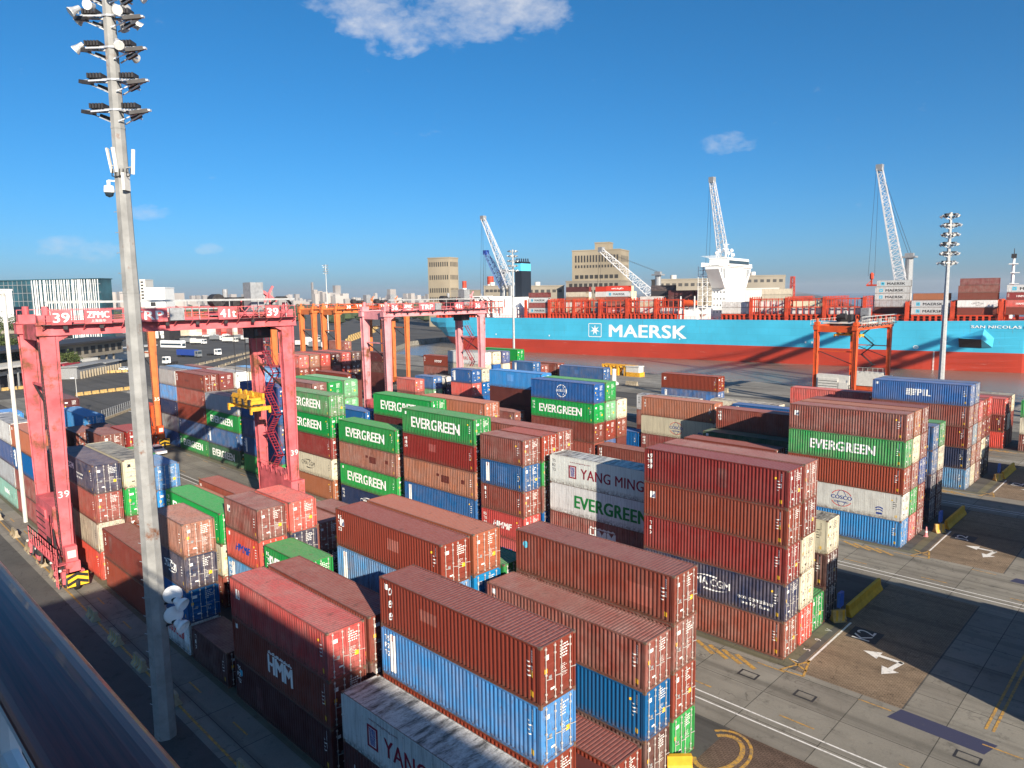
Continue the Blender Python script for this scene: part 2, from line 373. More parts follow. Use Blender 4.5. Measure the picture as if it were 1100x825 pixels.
mark('black_row_panels', [(-18.9, -16.7, y0+7.0, y0+9.2) for y0 in (49.1, 79.7, 109.2)], .012, M['rblack'])
mark('steel_turning_plates', [((-13.0, 46.7), (-12.6, 48.2), (-7.3, 48.0), (-7.7, 46.5)), ((-11.8, 77.2), (-11.5, 78.4), (-4, 78.2), (-4.3, 77))], .010, M['rplate'])
mark('manhole_rims', [r for x in (-28, -22.4, -18.4, -9.0) for r in ((x, x+1.35, 45.1, 46.0),)], .012, M['rblack'])
mark('manhole_lids', [(x+.14, x+1.21, 45.24, 45.86) for x in (-28, -22.4, -18.4, -9.0)], .020, M['slab'])

# ------------------------------------------------------------------ lettering
_tc = {}
def text_geo(s, height, bold=.02, width=None, shear=0):
    """Outline letters as flat faces, x from 0, baseline 0, cap height = height."""
    key = (s, height, width, shear)
    if key in _tc: return _tc[key]
    cu = bpy.data.curves.new('txt', 'FONT'); cu.body = s; cu.size = 1; cu.space_character = 1.04; cu.shear = shear; cu.resolution_u = 3
    o = bpy.data.objects.new('txt', cu); C.objects.link(o); dg = bpy.context.evaluated_depsgraph_get()
    me = bpy.data.meshes.new_from_object(o.evaluated_get(dg)); bpy.data.objects.remove(o); bpy.data.curves.remove(cu)
    vs = [v.co.copy() for v in me.vertices]; fs = [tuple(p.vertices) for p in me.polygons]; bpy.data.meshes.remove(me)
    if not vs: return [], [], 0
    x0 = min(v.x for v in vs); x1 = max(v.x for v in vs); y0 = min(v.y for v in vs); y1 = max(v.y for v in vs)
    k = height/(y1-y0); kx = k if width is None else width/(x1-x0)
    vs = [((v.x-x0)*kx, (v.y-y0)*k) for v in vs]
    _tc[key] = (vs, fs, (x1-x0)*kx); return _tc[key]
class Flat:
    """2-D artwork (x right, z up) with material slots, later laid on a side wall."""
    def __init__(s): s.v = []; s.f = []; s.m = []; s.d = {}
    def poly(s, pts, mi=0):
        k = len(s.v); s.v += list(pts); s.f.append(tuple(range(k, k+len(pts)))); s.m.append(mi); return s
    def rect(s, x0, x1, z0, z1, mi=0): return s.poly([(x0,z0),(x1,z0),(x1,z1),(x0,z1)], mi)
    def text(s, st, x, z, h, mi=0, bold=.02, width=None, shear=0, align='c'):
        vs, fs, wd = text_geo(st, h, bold, width, shear); ox = x - (wd/2 if align == 'c' else 0); e = bold*h*1.15
        shifts = [(0, 0)] if bold < .015 else [(-e, 0), (0, 0), (e, 0)] if bold < .04 else [(-e, -e*.4), (0, e*.4), (e, -e*.4), (-e*.5, e*.4), (e*.9, e*.4)]
        for j, (dx, dz) in enumerate(shifts):          # heavy letters: layered strokes, each a hair proud of the last
            k = len(s.v); s.v += [(a+ox+dx, c+z+dz) for a, c in vs]; s.f += [tuple(i+k for i in f) for f in fs]; s.m += [mi]*len(fs)
            for i in range(k, len(s.v)): s.d[i] = -.0012*j
        return s
    def ring(s, x, z, rx, rz, th, a0=0, a1=360, mi=0, n=28, taper=False):
        for i in range(n):
            t0 = R(a0+(a1-a0)*i/n); t1 = R(a0+(a1-a0)*(i+1)/n); w0 = th*(i/n if taper else 1); w1 = th*((i+1)/n if taper else 1)
            P = lambda t, w: (x+(rx-w)*math.cos(t), z+(rz-w)*math.sin(t))
            s.poly([P(t0, 0), P(t1, 0), P(t1, w1), P(t0, w0)], mi)
        return s
CP, CD = .278, .036
def corr(x):
    t = (x/CP) % 1.0
    if t < .26: return 0.
    if t < .5: return CD*(t-.26)/.24
    if t < .76: return CD
    return CD*(1-(t-.76)/.24)
def lay(flat, name, mats, parent, y, ribs=True, z_off=0.):
    """Put flat artwork on a wall in the plane y (facing -y), following the corrugation."""
    bm = bmesh.new()
    vs = [bm.verts.new((x, flat.d.get(i, 0.), z+z_off)) for i, (x, z) in enumerate(flat.v)]
    for f, mi in zip(flat.f, flat.m):
        try: bm.faces.new([vs[i] for i in f]).material_index = mi
        except ValueError: pass
    bmesh.ops.triangulate(bm, faces=bm.faces[:])
    if ribs and flat.v:
        xa = min(p[0] for p in flat.v); xb = max(p[0] for p in flat.v)
        for k in range(int(xa/CP)-1, int(xb/CP)+2):
            for fr in (0, .26, .5, .76):
                x = (k+fr)*CP
                if xa < x < xb: bmesh.ops.bisect_plane(bm, geom=bm.verts[:]+bm.edges[:]+bm.faces[:], plane_co=(x, 0, 0), plane_no=(1, 0, 0))
    for v in bm.verts: v.co.y = v.co.y + y + (corr(v.co.x) if ribs else 0)
    for f in bm.faces:
        if f.normal.y > 0: f.normal_flip()
    bm.normal_update()
    for f in bm.faces:
        if f.normal.y > 0: f.normal_flip()
    me = bpy.data.meshes.new(name); bm.to_mesh(me); bm.free()
    for q in mats: me.materials.append(q)
    return me

# ------------------------------------------------------------------ containers
CW = 2.438
def side_profile(L):
    xs = []; e = L/2-.13; k = int(-e/CP)-1
    while k*CP < e:
        for fr in (0, .26, .5, .76):
            x = (k+fr)*CP
            if -e < x < e: xs.append(x)
        k += 1
    return [-e]+xs+[e]
def body_mesh(L, H, reefer):
    b = MB(); z0, z1 = .14, H-.10; yo = CW/2-.016
    for sgn in (-1, 1):
        if reefer:
            b.face([(-L/2+.1, sgn*yo, z0), (L/2-.1, sgn*yo, z0), (L/2-.1, sgn*yo, z1), (-L/2+.1, sgn*yo, z1)][::-sgn])
            x = -L/2+.6
            while x < L/2-.4: b.box(x, x+.05, *sorted((sgn*yo, sgn*(yo+.006))), z0, z1); x += .61
        else:
            pr = [(x, sgn*(yo-corr(x))) for x in side_profile(L)]
            for p, q in zip(pr, pr[1:]): b.face([(*p, z0), (*q, z0), (*q, z1), (*p, z1)][::-sgn])
    # roof: shallow cross ribs
    zt = H-.022; x = -L/2+.1; e = L/2-.1
    if reefer:
        b.face([(x, -yo, zt), (e, -yo, zt), (e, yo, zt), (x, yo, zt)])
    else:
        pts = []
        while x < e:
            pts += [(x, 0), (x+.10, 0), (x+.13, -.022), (x+.19, -.022), (x+.22, 0)]; x += .235
        pts = [p for p in pts if p[0] < e] + [(e, 0)]
        for p, q in zip(pts, pts[1:]): b.face([(p[0], -yo+.03, zt+p[1]), (q[0], -yo+.03, zt+q[1]), (q[0], yo-.03, zt+q[1]), (p[0], yo-.03, zt+p[1])])
    # closed end at -x
    n = 9; xe = -L/2+.03; pts = []
    for i in range(n):
        y = -yo + 2*yo*i/n; wd = 2*yo/n; pts += [(y, 0), (y+wd*.35, 0), (y+wd*.5, .035), (y+wd*.85, .035)]
    pts.append((yo, 0))
    for p, q in zip(pts, pts[1:]): b.face([(xe+p[1], p[0], z0), (xe+p[1], p[0], z1), (xe+q[1], q[0], z1), (xe+q[1], q[0], z0)])
    b.face([(-L/2+.05, -yo, .15), (-L/2+.05, yo, .15), (L/2-.05, yo, .15), (L/2-.05, -yo, .15)])
    # painted rails and corner posts
    for sgn in (-1, 1):
        ya, yb = sorted((sgn*(CW/2-.09), sgn*(CW/2-.002)))
        b.box(-L/2+.16, L/2-.16, ya, yb, H-.10, H-.004); b.box(-L/2+.16, L/2-.16, ya, yb, .012, .15)
        for sx in (-1, 1):
            xa, xb = sorted((sx*(L/2-.005), sx*(L/2-.15))); b.box(xa, xb, ya, yb, .12, H-.12)
    for sx in (-1, 1):
        xa, xb = sorted((sx*(L/2-.005), sx*(L/2-.10))); b.box(xa, xb, -CW/2+.16, CW/2-.16, H-.125, H-.006); b.box(xa, xb, -CW/2+.16, CW/2-.16, .012, .15)
    return b.mesh('container_body', [M['paint']])
def frame_mesh(L, H):
    b = MB()
    for sx in (-1, 1):
        for sy in (-1, 1):
            xa, xb = sorted((sx*L/2, sx*(L/2-.178))); ya, yb = sorted((sy*CW/2, sy*(CW/2-.162)))
            b.box(xa, xb, ya, yb, 0, .118); b.box(xa, xb, ya, yb, H-.118, H)
    for sx in (-1, 1):   # weathered edge of the roof ends
        xa, xb = sorted((sx*(L/2-.003), sx*(L/2-.03))); b.box(xa, xb, -CW/2+.17, CW/2-.17, H-.014, H-.002)
    for sy in (-1, 1):
        ya, yb = sorted((sy*CW/2, sy*(CW/2-.03))); b.box(-L/2+.18, L/2-.18, ya, yb, H-.013, H-.001); b.box(-L/2+.18, L/2-.18, ya, yb, .002, .03)
    return b.mesh('container_frame', [M['frame']])
def door_mesh(H, sgn):
    b = MB(); y0, y1 = sorted((sgn*.012, sgn*(CW/2-.13))); z0, z1 = .16, H-.135; x0 = -.06
    n = 5; hz = (z1-z0)/n; prof = [(0., z0)]
    for i in range(n):
        a = z0+i*hz; prof += [(0., a+hz*.16), (-.034, a+hz*.26), (-.034, a+hz*.74), (0., a+hz*.84)]
    prof.append((0., z1)); ya, yb = y0+.09, y1-.09
    for p, q in zip(prof, prof[1:]): b.face([(x0+p[0], ya, p[1]), (x0+p[0], yb, p[1]), (x0+q[0], yb, q[1]), (x0+q[0], ya, q[1])])
    for a, c in ((y0, ya), (yb, y1)): b.box(x0-.05, x0+.008, a, c, z0, z1)
    b.box(x0-.05, x0+.007, ya, yb, z1-.09, z1); b.box(x0-.05, x0+.007, ya, yb, z0, z0+.09)
    b.box(x0-.055, x0-.045, y0-.010, y1+.012, z0-.012, z1+.012, 1)
    return b.mesh('container_door', [M['paint'], M['gasket']])
def rod_mesh(H):
    b = MB(); x = -.012
    b.tube((x, 0, .10), (x, 0, H-.08), .021, None, 6)
    for z in (.16, .5, H*.5, H-.55, H-.2): b.box(x-.035, x+.028, -.05, .05, z-.04, z+.04)
    b.beam((x+.02, 0, H*.42), (x+.03, .36, H*.40), .035, .03)
    return b.mesh('locking_rod', [M['rod']])
def code_marks(rng, w=.9, n=4, h=.06, gap=.10):
    f = Flat()
    for i in range(n):
        x = 0
        while x < w*rng.uniform(.55, 1):
            ln = rng.uniform(.04, .16); f.rect(x, x+ln, -i*gap, -i*gap+h); x += ln+.04
    return f
def door_marks(H, seed, dark):
    rng = random.Random(seed); b = MB(); x = -.046
    def rect(y, z, w_, h_, mi): b.face([(x, y, z), (x, y+w_, z), (x, y+w_, z+h_), (x, y, z+h_)], mi)
    for i in range(5):
        z = H-.42-i*.14; y = .16
        while y < rng.uniform(.4, .95):
            ln = rng.uniform(.05, .15); rect(y, z, ln, .06, 0); y += ln+.045
    for i in range(7):
        z = H-1.35-i*.09; y = .2
        while y < rng.uniform(.35, .7): ln = rng.uniform(.03, .08); rect(y, z, ln, .032, 0); y += ln+.05
    rect(-.85, H-.75, rng.uniform(.2, .42), rng.uniform(.12, .3), 0)
    rect(-.62, H*.40, .2, .16, 2)
    if seed % 2: rect(.55, H*.33, .26, .26, 1)
    else: rect(-.9, H*.52, .18, .22, 1)
    rect(-.5, H*.2, .3, .1, 0)
    return b.mesh('lettering', [M['tblack'] if dark else M['white'], M['yellow'], M['steel']])
def side_marks(L, H, seed, dark):
    rng = random.Random(seed+50); f = Flat(); e = L/2
    for k in range(9):
        z = H-.38-k*.12
        if k != 5: f.rect(e-.62, e-.52, z, z+.085)
    for k in range(4):
        f.rect(e-.9, e-.9+rng.uniform(.15, .3), H-.9-k*.22, H-.84-k*.22)
    f.rect(e-.66, e-.46, .35, .62, 1)
    if seed % 3 == 0: f.rect(e-1.05, e-.92, H-.75, H-.6, 1)
    if seed % 3 == 1: f.rect(e-.64, e-.5, H*.45, H*.56, 1)
    if seed % 4 == 1:
        for k in range(3): f.text(rng.choice('TRLCSU')+rng.choice('0123456'), -e+.52, H-.75-k*.45, .28)
    if seed % 4 == 2: f.rect(-e+.42, -e+.8, H-.62, H-.3)
    return lay(f, 'lettering', [M['tblack'] if dark else M['white'], M['yellow']], None, -(CW/2-.016)-.005, not dark)
def ARC(f, x, z, w_, mi=0):
    f.ring(x, z, w_, w_*.36, .16, 150, 70, mi, 18, True); f.ring(x, z, w_, w_*.36, .16, -30, -110, mi, 18, True)
LET = {}
def letter(key, L, H):
    """Artwork of each lettering seen in the yard -> (Flat, materials)."""
    f = Flat(); ms = [M['white']]; c = H*.5; s = L/12.19
    if key == 'evg': f.text('EVERGREEN', -.3*s, c-.55, 1.16, 0, .042, 8.2*s)
    elif key == 'evgs': f.text('EVERGREEN', -.25*s, c-.46, 1.02, 0, .045, 6.8*s)
    elif key == 'evgr': f.text('EVERGREEN', 1.2, c-.62, 1.2, 0, .045, 8.3); ms = [M['tgreen']]
    elif key == 'ym':
        ms = [M['tred'], M['tblue'], M['white']]
        f.rect(-3.7, -2.75, c-.62, c+.62).rect(-3.55, -2.9, c-.5, c+.5, 2); f.v[4:] = [(x, z) for x, z in f.v[4:]]
        f.poly([(-3.5, c+.45), (-3.3, c+.45), (-3.225, c+.05), (-3.15, c+.45), (-2.95, c+.45), (-3.1, c-.1), (-3.05, c-.45), (-3.4, c-.45), (-3.35, c-.1)], 1)
        f.text('YANG MING', 1.35, c-.5, .98, 0, .02, 7.1); f.text('www.yangming.com', -2.3, c+.85, .16, 0, .0, 2.5)
    elif key == 'hmm':
        f.text('HMM', .3, c-.62, 1.15, 0, .05, 3.0); f.rect(-1.2, 1.8, c+.62, c+.70)
        for k in range(6): f.poly([(-1.2+k*.5, c+.72), (-.95+k*.5, c+.82), (-.7+k*.5, c+.72)])
    elif key == 'hmms': f.text('HMMF', 0, c-.35, .62, 0, .06, 2.9*min(1, s*1.8), .2)
    elif key == 'hmmb': f.text('HMMF', 0, c-.35, .62, 0, .06, 2.9*min(1, s*1.8), .2); ms = [M['tblue']]
    elif key == 'cosco':
        ms = [M['tblue'], M['tredb']]; f.text('COSCO', 0, c-.12, .42, 0, .03, 2.2); f.text('SHIPPING', 0, c-.52, .2, 0, .01, 1.5)
        f.ring(0, c, 1.15, .92, .07, 25, 155, 1); f.ring(0, c, 1.15, .92, .07, 205, 335, 1); f.ring(0, c, .5, .92, .05, 20, 160, 0); f.ring(0, c, .5, .92, .05, 200, 340, 0)
        f.ring(3.9, .95, .42, .30, .12, 15, 165, 0); f.ring(3.9, .72, .40, .26, .1, 15, 165, 0); f.rect(3.6, 4.2, .42, .62)
    elif key == 'coscow':
        f.text('COSCO', 0, c-.16, .40, 0, .02, 1.5); f.ring(0, c, 1.0, .95, .1); f.ring(0, c, .45, .95, .06, 25, 155); f.ring(0, c, .45, .95, .06, 205, 335)
    elif key in ('cma', 'cmaw', 'cma2'):
        if key == 'cmaw': ms = [M['tblack']]
        f.text('CMA CGM', 0 if key != 'cma' else 0.0, c-.22, .58, 0, .03 if key != 'cmaw' else .0, 3.5*min(1, s*1.4)); x = 0
        ARC(f, x+.1, c, 1.7*min(1, s*1.6))
        if key == 'cma': f.text('eco container', 3.85, .95, .32, 0, .03, 2.9); f.text('be by fare', 3.85, .50, .32, 0, .03, 2.3)
    elif key == 'cmab': f.text('CGM', -1.4, c+.1, .62, 0, .03, 2.0); f.text('more container', 1.6, c-.15, .24, 0, .02, 2.2); f.text('less carbon', 1.5, c-.55, .24, 0, .02, 1.8)
    elif key == 'pil':
        f.text('PIL', .55, c-.42, .85, 0, .05, 1.7)
        for k in range(4): f.rect(-1.75+k*.03, -.5+k*.03, c-.42+k*.23, c-.26+k*.23)
        f.rect(-1.15, -.98, c-.5, c+.5)
    elif key == 'cai': f.rect(-L/2+.7, -L/2+1.05, c+.1, c+.75).rect(-L/2+1.2, -L/2+1.36, c+.1, c+.75).rect(-L/2+1.05, -L/2+1.2, c+.1, c+.2)
    elif key == '488':
        for k, ch in enumerate('088'): f.text(ch, -L/2+.95, H-.85-k*.72, .42, 0, .04, .38, .25)
    elif key == 'vert':
        for k, ch in enumerate('TEX'): f.text(ch, -L/2+.7, H-.7-k*.42, .28, 0, .03, .22)
    elif key == 'one': f.text('1', -L/2+1.0, c-.1, .5, 0, .03)
    elif key == 'apl': f.text('APL', 0, c-.35, .8, 0, .05, 2.3)
    elif key == 'msk':
        ms = [M['tblack'], M['tcyan'], M['white']]; f.rect(-4.6, -3.3, c-.65, c+.65, 1)
        for k in range(4):
            a = R(45*k+20); d = (math.cos(a)*.5, math.sin(a)*.5); n = (-d[1]*.16, d[0]*.16)
            f.poly([(-3.95+d[0], c+d[1]), (-3.95+n[0], c+n[1]), (-3.95-d[0], c-d[1]), (-3.95-n[0], c-n[1])], 2)
        f.text('MAERSK', .8, c-.5, .95, 0, .05, 6.3)
    elif key == 'hs': f.text('HAMBURG SUD', 0, c-.35, .7, 0, .03, 6.4); f.poly([(2.0, c+.5), (2.5, c+.5), (1.2, c-.5), (.7, c-.5)])
    elif key == 'hsr': f.text('HAMBURG SUD', 0, c-.4, .75, 0, .02, 5.6*min(1, s*1.3)); ms = [M['tredb']]
    elif key == 'chin': f.text('CHINA SHIPPING', .5, c-.35, .7, 0, .03, 5.8)
    elif key == 'hapag': f.text('HAPAG', .5, c-.3, .7, 0, .03, 3.0)
    elif key == 'stripe': f.rect(-L/2+.75, -L/2+1.25, .35, H-.3); ms = [M['white'], M['tredb']]; f.rect(-L/2+.92, -L/2+1.08, H*.75, H*.88, 1)
    elif key == 'dal': f.text('DAL', -1, c-.9, .7, 0, .05, 2.0)
    elif key == 'patch': ms = [M['patch']]; f.rect(.6, 1.9, c-.45, c+.35).rect(-.2, .3, c+.1, c+.4).rect(3.8, 4.4, c-.1, c+.35)
    elif key == 'tile': f.rect(-L/2+.6, -L/2+1.1, c+.15, c+.7); ms = [M['white'], M['tblue']]; f.poly([(-L/2+.65, c+.2), (-L/2+1.05, c+.2), (-L/2+1.05, c+.6)], 1)
    elif key == 'dot': f.ring(-L/2+.85, c+.55, .22, .24, .2); ms = [M['tcyan']]
    elif key == 'faded': ms = [M['patch2']]; f.rect(-4.2, -1.0, c-.6, c+.3)
    elif key == 'hs2': f.text('HAMBURG SUD', 2.2, c-.3, .55, 0, .02, 3.8)
    return f, ms
M['patch'] = mat('dark_repair_paint', (.12, .03, .022), .6); M['patch2'] = mat('faded_red_patch', (.34, .085, .065), .6)
# what each lettering looks like, for labels (plain description, no names)
LDESC = dict(evg='with heavy white lettering', evgs='with heavy white lettering', evgr='with heavy green lettering', ym='with dark red lettering and square emblem', hmm='with striped white letters',
    hmms='with slanted white letters', hmmb='with slanted blue letters', cosco='with ringed blue emblem', coscow='with ringed white emblem', cma='with white arcs and slogan',
    cma2='with white arcs emblem', cmaw='with black arcs emblem', cmab='with white slogan', pil='with white flag logo', cai='with white square logo', one='with white numeral', apl='with white letters',
    msk='with star square and black letters', hs='with white letters and slash', hsr='with red letters', chin='with white letters', hapag='with pale letters', stripe='with white vertical band',
    patch='with dark repair patches', tile='with small white tile', dot='with pale blue dot', faded='with faded patch', vert='with vertical white code', hs2='with white letters', dal='with white letters')
LDESC['ym1'] = 'with square red emblem'
LDESC['488'] = 'with slanted white numerals'
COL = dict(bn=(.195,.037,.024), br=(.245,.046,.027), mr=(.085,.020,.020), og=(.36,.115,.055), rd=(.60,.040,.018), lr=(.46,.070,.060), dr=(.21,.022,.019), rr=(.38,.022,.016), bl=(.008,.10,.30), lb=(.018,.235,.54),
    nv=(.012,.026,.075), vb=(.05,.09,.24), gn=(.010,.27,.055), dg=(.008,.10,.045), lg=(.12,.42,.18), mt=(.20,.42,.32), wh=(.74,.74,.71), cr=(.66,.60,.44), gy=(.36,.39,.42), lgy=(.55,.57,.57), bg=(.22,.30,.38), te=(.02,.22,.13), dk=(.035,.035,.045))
CNAME = dict(bn='brown-red', br='red-brown', mr='maroon', og='orange-brown', rd='bright red', lr='faded red', dr='deep red', rr='vivid red', bl='blue', lb='light blue', nv='navy', vb='violet-blue', gn='green', dg='dark green',
    lg='pale green', mt='mint green', wh='white', cr='cream', gy='grey', lgy='pale grey', bg='blue-grey', te='sea green', dk='dark grey')
LIGHTC = ('wh', 'cr', 'lgy')
_cm = {}
def cached(key, fn):
    if key not in _cm: _cm[key] = fn()
    return _cm[key]
POS = ['topmost', 'second down', 'third down', 'fourth down', 'fifth down', 'sixth down']
NCONT = 0
# the smallest in the picture go into one object of their kind; those wholly hidden become plain filling
SMALL = set('-95.6,19.4,2.6 -21.9,142.0,5.7 -242.3,287.9,20.2 -198.6,291.0,17.6 -156.8,88.0,8.5 -119.9,88.0,5.2 -36.3,144.8,2.8 -210.0,79.7,5.7 -121.8,114.7,8.5 -228.6,294.9,25.5 -228.6,294.9,28.1 -242.3,287.9,17.6 -36.3,147.5,2.8 -121.2,51.9,8.5 -156.8,85.2,8.5 -128.2,112.0,8.5 -106.0,93.5,5.2 -228.6,294.9,22.8 -74.3,82.5,2.8 -133.6,62.9,11.4 -105.9,90.7,5.2 -184.6,296.0,22.8 -73.5,22.1,2.8 -228.6,294.9,20.2 -197.6,79.7,5.7 -242.7,290.6,25.5 -242.7,290.6,28.1 -212.8,287.6,25.5 -184.6,296.0,25.5 -68.5,305.9,22.8 -143.1,30.4,5.7 -58.9,24.9,0.0 -200.3,302.9,22.8 -87.5,24.9,7.7 -242.7,290.6,22.8 -212.5,284.8,28.1 -140.9,298.2,20.2 -98.5,310.2,22.8 -228.6,294.9,17.6 -212.5,284.8,17.6 -212.5,284.8,22.8 -212.5,284.8,25.5 -212.8,287.6,22.8 -200.3,302.9,20.2 -184.6,296.0,20.2 -242.7,290.6,17.6 -242.7,290.6,20.2 -212.5,284.8,20.2 -125.8,295.3,20.2 -98.5,310.2,17.6 -82.4,300.4,17.6 -68.5,305.9,25.5'.split())
UNSEEN = set('-111.6,299.3,20.2 -95.6,19.4,0.0 -73.4,30.4,2.6 -72.7,33.1,2.8 -59.5,30.4,0.0 -45.8,22.1,0.0 -121.2,51.9,5.7 -121.2,51.9,2.8 -94.1,54.6,5.7 -66.1,49.1,0.0 -59.5,54.6,7.7 -45.9,51.9,0.0 -156.8,79.7,5.7 -137.7,79.7,5.7 -120.9,93.5,2.6 -90.1,79.7,2.8 -88.5,90.7,5.7 -88.5,90.7,2.8 -74.3,82.5,0.0 -74.3,90.7,0.0 -61.5,79.7,0.0 -61.6,90.7,0.0 -193.5,114.7,8.5 -151.5,120.2,2.8 -128.5,109.2,5.7 -128.2,112.0,5.7 -128.6,120.2,8.5 -107.3,109.2,7.7 -107.3,109.2,5.2 -107.3,109.2,2.6 -107.3,109.2,0.0 -118.5,117.5,5.7 -61.8,112.0,2.8 -48.9,114.7,5.7 -9.5,142.0,5.7 -9.5,142.0,2.8 -9.5,142.0,0.0 -229.0,297.7,17.6 -229.0,297.7,20.2 -229.0,297.7,22.8 -229.0,297.7,25.5 -212.8,287.6,17.6 -212.8,287.6,20.2 -200.3,302.9,17.6 -184.2,293.1,17.6 -184.6,296.0,17.6 -140.9,298.2,17.6 -125.8,295.3,17.6 -111.6,299.3,17.6 -98.5,310.2,20.2 -98.5,310.2,25.5 -82.4,300.4,20.2 -68.5,305.9,17.6 -68.5,305.9,20.2 -53.8,305.7,17.6 -53.8,305.7,20.2 -53.8,305.7,22.8 -53.8,305.7,25.5 -54.2,308.4,17.6 -54.2,308.4,20.2 -54.2,308.4,22.8 -54.2,308.4,25.5 -54.5,311.2,17.6 -54.5,311.2,20.2 -54.5,311.2,22.8 -54.5,311.2,25.5 -54.9,313.9,17.6 -54.9,313.9,20.2 -54.9,313.9,22.8 -55.3,316.6,17.6 -55.3,316.6,20.2'.split())
SPARE = {'v': [], 'f': [], 'c': [], 'm': []}
BOXES = []
def add_spare(me, loc, rz, col, dx=0):
    k = len(SPARE['v']); mt = Matrix.Translation(loc) @ Matrix.Rotation(rz, 4, 'Z')
    SPARE['v'] += [tuple(mt @ (v.co + Vector((dx, 0, 0)))) for v in me.vertices]
    for p in me.polygons: SPARE['f'].append(tuple(i+k for i in p.vertices)); SPARE['c'].append(col)
def container(x0, y0, z, spec, L, H, label, detail=2, group='shipping containers stacked in the yard', seed=0, parent_loc=None, rz=0, spare=False):
    """x0 = left end, y0 = front face. detail 2: doors with rods and markings; 1: body, frame, doors; 0: one mesh."""
    global NCONT
    NCONT += 1
    parts = spec.split(':'); col = COL[parts[0]]; let = parts[1] if len(parts) > 1 else None
    reefer = parts[0] in ('wh', 'cr', 'lgy', 'gy') and L > 7 and let not in ('ym1',)
    if let == 'ym1': let = 'ym'
    rng = random.Random(seed*13+NCONT); k = rng.uniform(.86, 1.14); col = tuple(min(1, c*k*(rng.uniform(.98, 1.02) if min(col) > .3 else rng.uniform(.93, 1.07))) for c in col) + (rng.random()**1.3,)
    loc = (x0+L/2, y0+CW/2, z); key = f'{x0:.1f},{y0:.1f},{z:.1f}'
    if key in UNSEEN:
        if rz == 0: BOXES.append((x0, y0, z, L, H))
        return None
    if key in SMALL or spare:
        add_spare(cached(('b', L, H, reefer), lambda: body_mesh(L, H, reefer)), loc, rz, col)
        for sg in (-1, 1): add_spare(cached(('d', H, sg), lambda: door_mesh(H, sg)), loc, rz, col, L/2)
        return None
    t = thing('shipping_container', label, 'shipping container', loc, rz, group)
    inst(cached(('b', L, H, reefer), lambda: body_mesh(L, H, reefer)), 'body', t, color=col)
    inst(cached(('f', L, H), lambda: frame_mesh(L, H)), 'corner_frame', t, color=col)
    if detail >= 1:
        for sg in (-1, 1):
            d = inst(cached(('d', H, sg), lambda: door_mesh(H, sg)), 'door', t, (L/2, 0, 0), col)
            if detail >= 2:
                for yy_ in (.22, .84): inst(cached(('r', H), lambda: rod_mesh(H)), 'locking_rod', d, (0, sg*yy_, 0))
        dark = parts[0] in LIGHTC; s6 = (NCONT*5) % 6
        inst(cached(('dm', H, s6, dark), lambda: door_marks(H, s6, dark)), 'lettering', t, (L/2, 0, 0))
        if detail >= 2 or NCONT % 2:
            s12 = (NCONT*7) % 12; inst(cached(('sm', L, H, s12, reefer), lambda: side_marks(L, H, s12, reefer)), 'lettering', t)
    if detail >= 1 and not reefer and rng.random() < .3:      # repainted patches on the side
        pf = Flat(); px_ = rng.uniform(-L*.38, L*.3); pf.rect(px_, px_+rng.uniform(.5, 1.8), *sorted((rng.uniform(.4, H*.5), rng.uniform(H*.5, H-.35))))
        me_ = lay(pf, 'repair_patch', [M['paint']], None, -(CW/2-.016)-.003, True); kk = rng.choice((.62, .75, 1.25, 1.45)); inst(me_, 'repair_patch', t, color=tuple(min(1, q*kk) for q in col[:3])+(.5,))
    if let:
        def mk():
            f, ms = letter(let, L, H); return lay(f, 'lettering', ms, None, -(CW/2-.016)-(.012 if reefer else .006), not reefer)
        inst(cached(('l', let, L, H, reefer), mk), 'lettering', t)
    return t
HC, ST = 2.84, 2.58
FILL = []
def stack(lane, row, x0, spec, phrase, L=12.19, H=HC, n=None, detail=None):
    """spec: seen containers from the top down; n: tiers in all, the unseen lower ones go into one fill mesh."""
    y0 = LY[lane] + PITCH*row; tops = spec.split(); n = n or len(tops)
    d = abs(x0)*.7+y0*.7
    dt = detail if detail is not None else (2 if d < 105 else 1)
    for i, sp in enumerate(tops):
        z = (n-1-i)*H; p = sp.split(':'); what = CNAME[p[0]] + ' container' + (' '+LDESC[p[1]] if len(p) > 1 else '')
        pos = POS[i] if n > 1 else 'alone'
        container(x0, y0, z, sp, L, H, f'{what}, {pos} {phrase}' if n > 1 else f'{what} {phrase}', dt, seed=lane*100+row*17+i)
    if n > len(tops): FILL.append((x0, y0, L, (n-len(tops))*H))
# ------------------------------------------------------------------ the yard, block by block
# block 1, nearest the railing
stack(1,0,-122.1,'wh vb lgy mt:hapag','of the stack at the far left edge')
stack(1,1,-134.4,'lb','on the far left behind white roofs',6.06,ST,4)
stack(1,0,-109.3,'og bl:stripe bn dr','of stack left of the numbered pink legs')
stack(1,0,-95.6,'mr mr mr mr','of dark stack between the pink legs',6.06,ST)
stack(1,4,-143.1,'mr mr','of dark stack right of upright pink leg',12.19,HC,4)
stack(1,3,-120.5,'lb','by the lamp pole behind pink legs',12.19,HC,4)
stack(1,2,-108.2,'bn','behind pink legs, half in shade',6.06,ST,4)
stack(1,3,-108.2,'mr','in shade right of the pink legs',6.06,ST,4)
stack(1,2,-97.7,'bn','close left of the tall mast',6.06,HC,4)
stack(1,3,-97.7,'dr','touching the tall mast, doors showing',6.06,HC,4)
stack(1,0,-87.3,'nv:cmab br cr rd','of stack right of the pink leg foot')
stack(1,1,-87.5,'cr gn bn','of stack just left of the mast',12.19,HC,4)
stack(1,2,-87.5,'gn','roof showing behind the cream roof',6.06,ST,4)
stack(1,2,-81.1,'lb lb','of stack showing right of the mast',6.06,ST,4)
stack(1,4,-84.6,'og','roof low behind the mast',12.19,ST,2)
